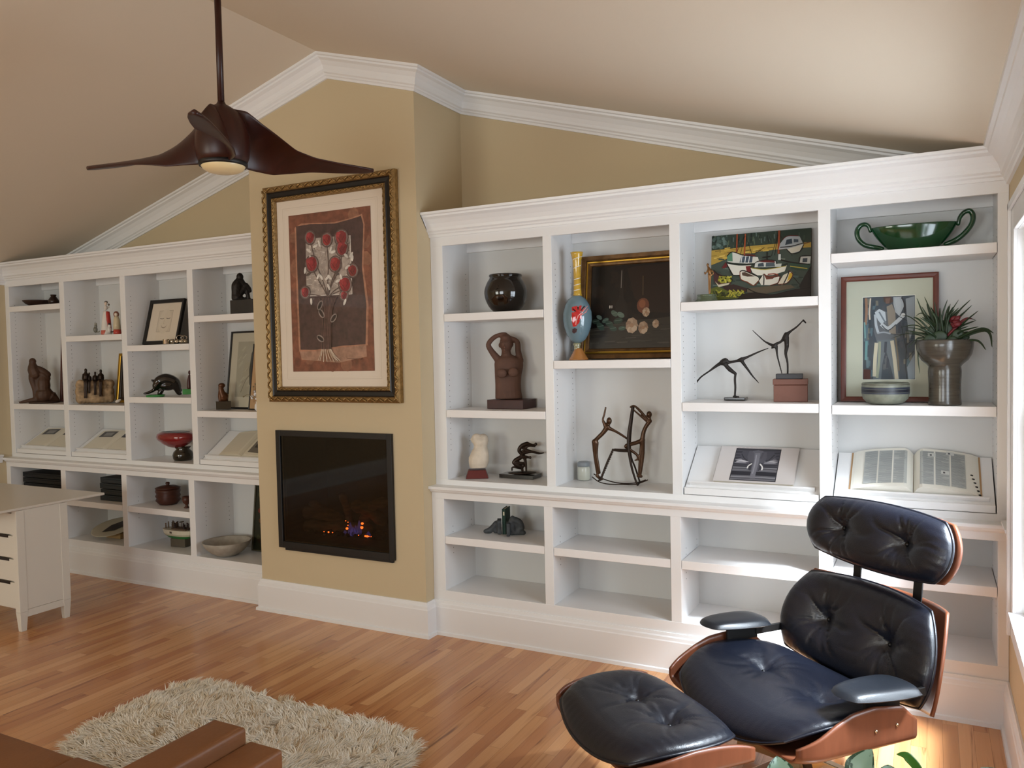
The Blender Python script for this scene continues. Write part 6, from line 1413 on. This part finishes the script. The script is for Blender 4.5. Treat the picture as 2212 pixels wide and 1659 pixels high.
m.lathe([(r*RA, s.z+z) for r, z in [(.30, .098), (.45, .105), (.70, .125), (.95, .155), (1.0, .175), (.96, .195), (.80, .208), (.72, .212)]], (c_.x, c_.y, 0), seg=44, sx=1, sy=.62, cap=False); m.build('bowl', redg, s.t)
m = MB(); m.lathe([(r*RA, s.z+z) for r, z in [(.72, .211), (.78, .20), (.9, .175), (.6, .13), (.1, .108)]], (c_.x, c_.y, 0), seg=40, sx=1, sy=.6, cap=True); m.build('lining', mat('turquoise glass', '#1D5560', .15, coat=.5), s.t)
m = MB(); s.lathez(m, 395, [(62, 0), (70, .012), (74, .04), (66, .062), (46, .082), (60, .1)], seg=28); m.build('foot', mat('black gold glass', '#1E1709', .12, coat=.5, var=.9, vscale=45), s.t)

# fourth bay
s = Sc(ZH, 870, L4A, .13, 'seated_sculpture', 'black bronze of a crouching person resting on their knees, on a dark block', 'sculpture')
m = MB(); s.ball(m, 858, 202, 26, 32, rd=26); s.limb(m, [(850, 235), (835, 270), (830, 330)], [30, 40, 32]); s.limb(m, [(820, 250), (815, 300), (815, 360)], [18, 18, 20]); s.limb(m, [(870, 240), (890, 270), (900, 262)], [26, 18, 14]); s.limb(m, [(900, 262), (925, 285), (935, 305)], [20, 16, 13]); s.limb(m, [(840, 350), (880, 300), (905, 265)], [28, 22, 20]); s.limb(m, [(905, 275), (915, 330), (925, 370)], [18, 16, 14]); s.limb(m, [(830, 365), (890, 368), (940, 372)], [26, 16, 10])
m.build('figure', bronze_rough, s.t, remesh=.005, smoothit=1)
m = MB(); pa = s.P(768, 470, -.04); pb = s.P(890, 470, -.09); m.obox(Vector((pa.x, .06, L4A)), Vector((.21, 0, 0)), Vector((0, .13, 0)), Vector((0, 0, .098))); m.build('base', mat('dark patina block', '#2C2A28', .5), s.t, bevel=.003)
def fashion(F):
    F.rect(0, 0, 1, 1, '#B9B29E'); F.rect(.16, .14, .86, .88, '#9D9885')
    for i in range(30): a, b = .2+.6*R_.random(), .18+.65*R_.random(); F.stroke([(a-.04, b-.03), (a+.04, b+.03)], .02, R_.choice(['#A6A18D', '#949080', '#ACA692']), n=1)
    F.stroke([(.3, .2), (.4, .36), (.5, .44)], .012, '#6E6A5E'); F.poly([(.5, .72), (.56, .80), (.66, .80), (.7, .70), (.72, .3), (.5, .3), (.47, .5)], '#35382F'); F.disc(.62, .83, .05, '#C2B8A4'); F.stroke([(.58, .8), (.7, .72), (.78, .62)], .07, '#C9C4B4'); F.stroke([(.56, .3), (.58, .2)], .06, '#B9AC96'); F.stroke([(.68, .3), (.66, .2)], .06, '#B9AC96')
a0 = at(ZH[0]+770*ZH[2], 882, y=.2).x
framed('framed_drawing', 'large thin black framed drawing of a person in a dark coat beside the chimney', 'picture', a0, a0+.42, L4B, L4B+.555, .19, .27, [(.012, .016, .012, blackf)], 'artwork', fashion, glassy=True)
framed('framed_drawing', 'narrow black framed tan picture overlapping the coat drawing', 'picture', a0+.28, LC[3][1]-.004, L4B, L4B+.46, .13, .2, [(.008, .012, .01, blackf)], 'artwork', plain('#B08E68', '#A07E5A'))
s = Sc(ZH, 735, L4B, .11, 'seated_sculpture', 'small brown bronze figure hugging its knees on a black and grey cube', 'sculpture')
m = MB(); s.ball(m, 722, 1012, 26, 20, rd=22); s.limb(m, [(715, 1028), (722, 1060), (735, 1090)], [18, 22, 30]); s.limb(m, [(712, 1050), (708, 1090), (712, 1125)], [14, 14, 13]); s.limb(m, [(735, 1085), (755, 1085), (755, 1125)], [26, 18, 12]); s.ball(m, 738, 1105, 32, 28, rd=26)
m.build('figure', mat('red brown bronze', '#56351F', .35, metal=.4), s.t, remesh=.0035, smoothit=2)
m = MB(); m.obox(s.P(678, 1195, -.02), s.rt*(108*s.k), s.n*.06, Vector((0, 0, .058))); m.build('base', black_gloss, s.t, bevel=.001)
s = Sc(ZH, 968, L4B, .06, 'flower_vase', 'small white vase of white blossoms at the chimney edge', 'vase')
m = MB(); s.lathez(m, 975, [(20, 0), (30, .015), (28, .04), (18, .055), (22, .065)], seg=20); m.build('vase', mat('white porcelain', '#E6E4E2', .2, coat=.4), s.t)
for k in range(12):
    m = MB(); s.ball(m, 962+R_.uniform(-18, 25), 1085+R_.uniform(-32, 30), 10, 9, R_.uniform(-.02, .02)); m.build('blossom', mat('white petals', '#E9E8EC', .7), s.t)
for pts in (((972, 1110), (962, 1060), (958, 1020)), ((970, 1110), (975, 1050), (972, 1000)), ((965, 1110), (920, 1080), (885, 1095))):
    m = MB(); s.limb(m, pts, [2.4, 2, 1.6], seg=6); s.ball(m, pts[-1][0], pts[-1][1], 7, 6); m.build('sprig', mat('dry sprig', '#8A7F62', .7), s.t)
# lower compartments
s = Sc(ZI, 300, LLS, .12, 'document_box', 'topmost of the black ridged cases stacked in the bay beside the left wall', 'case', 'black cases in the left bay')
ridge = mat('black ridged plastic', '#121416', .5)
def case(s, x0, w, d, z, h, nm='case', mt=ridge):
    m = MB(); m.box(x0, x0+w, .04, .04+d, z, z+h); m.box(x0+.01, x0+w-.01, .034, .04, z+h*.3, z+h*.7); m.build(nm, mt, s.t, bevel=.008, bseg=3)
s.t.location = (-5.45, .04, LLS+.132); case(s, -5.86, .62, .22, LLS+.132, .04)
for k, lb in ((0, 'bottom one of the black ridged cases stacked in the bay beside the left wall'), (1, 'second black ridged case from the bottom, in the bay beside the left wall'), (2, 'third black ridged case from the bottom, in the bay beside the left wall')):
    t = thing('document_box', (-5.45, .04, LLS+.044*k), lb, 'case', 'black cases in the left bay')
    class _S: pass
    q_ = _S(); q_.t = t; case(q_, -5.86+.006*(k % 2), .61, .22, LLS+.044*k, .04)
grey_case = mat('charcoal grey plastic', '#2B3338', .45)
for k, lb in enumerate(('bottom charcoal tray of the stack right of the desk top', 'second charcoal tray from the bottom of the stack right of the desk', 'third charcoal tray from the bottom of the stack right of the desk', 'topmost charcoal tray of the stack right of the desk')):
    t = thing('plastic_tray', (-4.65, .04, LLS+.046*k), lb, 'tray', 'charcoal trays in the second bay'); q_ = _S(); q_.t = t
    case(q_, -4.87+.008*(k % 2), .36, .22, LLS+.046*k, .042, 'tray', grey_case)
wj = mat('turned red wood', '#4A281D', .4, var=.2, vscale=15, stretch=(1, 1, 6))
s = Sc(ZI, 1345, LLS, .12, 'lidded_jar', 'turned reddish wood jar with a knobbed lid, on the lower shelf', 'jar')
m = MB(); s.lathez(m, 1345, [(66, 0), (74, .008), (94, .03), (86, .048), (96, .064), (86, .08), (96, .098), (90, .115), (80, .118)], seg=32); m.build('body', wj, s.t)
m = MB(); s.lathez(m, 1345, [(94, .119), (96, .124), (60, .136), (14, .139), (12, .146), (17, .155), (13, .165), (2, .167)], seg=32); m.build('lid', wj, s.t)
s = Sc(ZI, 1492, LLS, .06, 'wooden_cup', 'small reddish wood goblet right of the lidded wooden jar', 'cup')
m = MB(); s.lathez(m, 1490, [(22, 0), (22, .004), (10, .012), (10, .022), (28, .04), (34, .06), (30, .085), (26, .085), (3, .05)], seg=24); m.build('body', wj, s.t)
zl = ZLB-.002
s = Sc(ZI, 905, zl, .13, 'platter', 'wide pale platter with a black diagonal band, tilted on a wooden stand', 'plate')
m = MB(); c_ = s.P(910, 600); c_.z = zl+.075; ax = (Vector((.05, -.26, .96))).normalized()
m.lathe([(.02, -.012), (.10, -.008), (.165, .004), (.168, .008), (.16, .008), (.10, -.002), (.002, -.004)], c_, seg=44, axis=ax)
pl_ = m.build('plate', mat('pale platter glaze', '#B9B29C', .3, coat=.3), s.t)
m = MB(); qx = ax.to_track_quat('Z', 'X'); e1_, e2_ = qx @ Vector((1, 0, 0)), qx @ Vector((0, 1, 0)); rt_ = (s.rt-ax*s.rt.dot(ax)).normalized(); up_ = ax.cross(rt_)
m.color('#241E1C'); pts = [(-.09, -.03), (-.02, .06), (.06, .085), (.12, .08), (.10, .0), (.13, -.05), (.05, -.03), (.0, -.06)]
m.add([c_+rt_*a+up_*b+ax*(.0015+.055*(a*a+b*b)) for a, b in pts], [tuple(range(8))], False); m.build('black_glaze', pigment_gloss, pl_)
m = MB(); o = s.P(915, 670); m.obox(Vector((o.x-.05, .09, zl)), Vector((.17, 0, 0)), Vector((0, .09, 0)), Vector((0, 0, .045))); m.build('stand', mat('pale wood block', '#A98A5E', .6), s.t, bevel=.004)
s = Sc(ZI, 1420, zl, .12, 'model_boat', 'green and white model ferry crowded with tiny figures, on a stone block', 'model')
m = MB(); o = s.P(1440, 700, -.01); m.obox(Vector((o.x-.055, .075, zl)), Vector((.13, .02, 0)), Vector((-.015, .09, 0)), Vector((0, 0, .062))); m.build('stone_base', mat('brown stone', '#5E5648', .85, bump=.8), s.t, bevel=.003)
cb = Vector((s.P(1435, 650).x, .12, zl)); 
def hull(z0, z1, w0, w1, col, nm):
    m = MB(); m.color(col); n = 28; vs = []
    for z, w_ in ((z0, w0), (z1, w1)):
        for k in range(n):
            a = 2*math.pi*k/n; c, s__ = math.cos(a), math.sin(a); vs.append(cb+Vector((math.copysign(abs(c)**.8, c)*.155*w_, math.copysign(abs(s__)**.9, s__)*.062*w_, z)))
    m.add(vs, [(k, (k+1) % n, n+(k+1) % n, n+k) for k in range(n)]+[tuple(range(n))[::-1], tuple(range(n, 2*n))], False); return m.build(nm, pigment_gloss, s.t)
hull(.0625, .085, .62, .90, '#2F7A3E', 'keel'); hull(.085, .098, .90, .96, '#BFB8A0', 'lower_hull'); hl = hull(.098, .128, .96, 1.02, '#D9D3BE', 'hull')
m = MB(); F = Flat(m, cb+Vector((-.03, -.0645, .105)), (1, 0, 0), (0, 0, 1), .03, .016); F.rect(.1, 0, .35, .9, '#2A2622'); F.rect(.5, 0, .75, .9, '#2A2622'); m.build('bow_marks', pigment, hl)
m = MB(); m.box(cb.x-.05, cb.x+.10, .09, .15, zl+.128, zl+.138); m.build('deck_house', mat('brown deck', '#5A4638', .7), s.t)
for k in range(20):
    m = MB(); x = cb.x+R_.uniform(-.12, .13); y = .12+R_.uniform(-.035, .03); h = R_.uniform(.016, .034); m.tube([(x, y, zl+.13), (x, y, zl+.13+h)], .0055, seg=7); m.ball((x, y, zl+.14+h), .006, seg=7); m.build('passenger', mat('passenger %d' % (k % 4), ['#2A1A16', '#5E4A3A', '#3B2A2A', '#7A6A58'][k % 4], .7), s.t)
m = MB(); m.tube([(cb.x+.02, .12, zl+.13), (cb.x+.03, .12, zl+.185)], .002, seg=6); m.obox(Vector((cb.x+.005, .118, zl+.175)), Vector((.045, 0, .008)), Vector((0, .004, 0)), Vector((0, 0, .008))); m.build('mast', mat('mast brown', '#3A2A20', .6), s.t)
s = Sc(ZI, 1800, zl, .06, 'stone_bowl', 'wide pale stone bowl on the floor of the bay by the chimney', 'bowl')
m = MB(); s.lathez(m, 1800, [(70, 0), (85, .004), (130, .03), (170, .068), (187, .10), (184, .104), (176, .098), (120, .04), (3, .02)], seg=44); m.build('bowl', mat('pale stone', '#9F978A', .8, bump=.4, bscale=60, var=.12, vscale=30), s.t)
def garden(F):
    F.rect(0, 0, 1, 1, '#2A2A1C')
    for i in range(90): F.disc(.1+.8*R_.random(), .08+.84*R_.random(), .05, R_.choice(['#3B3A24', '#1F2014', '#5A3A20', '#6E3024', '#454A2A', '#2E2216']), n=7)
a0 = at(ZI[0]+1985*ZI[2], 1150, y=.2).x
framed('framed_painting', 'dark garden painting in a thin frame leaning behind the stone bowl', 'painting', a0, LC[3][1]-.004, zl, zl+.5, .23, .288, [(.01, .016, .012, mat('olive frame', '#4A4430', .5))], 'painting', garden)
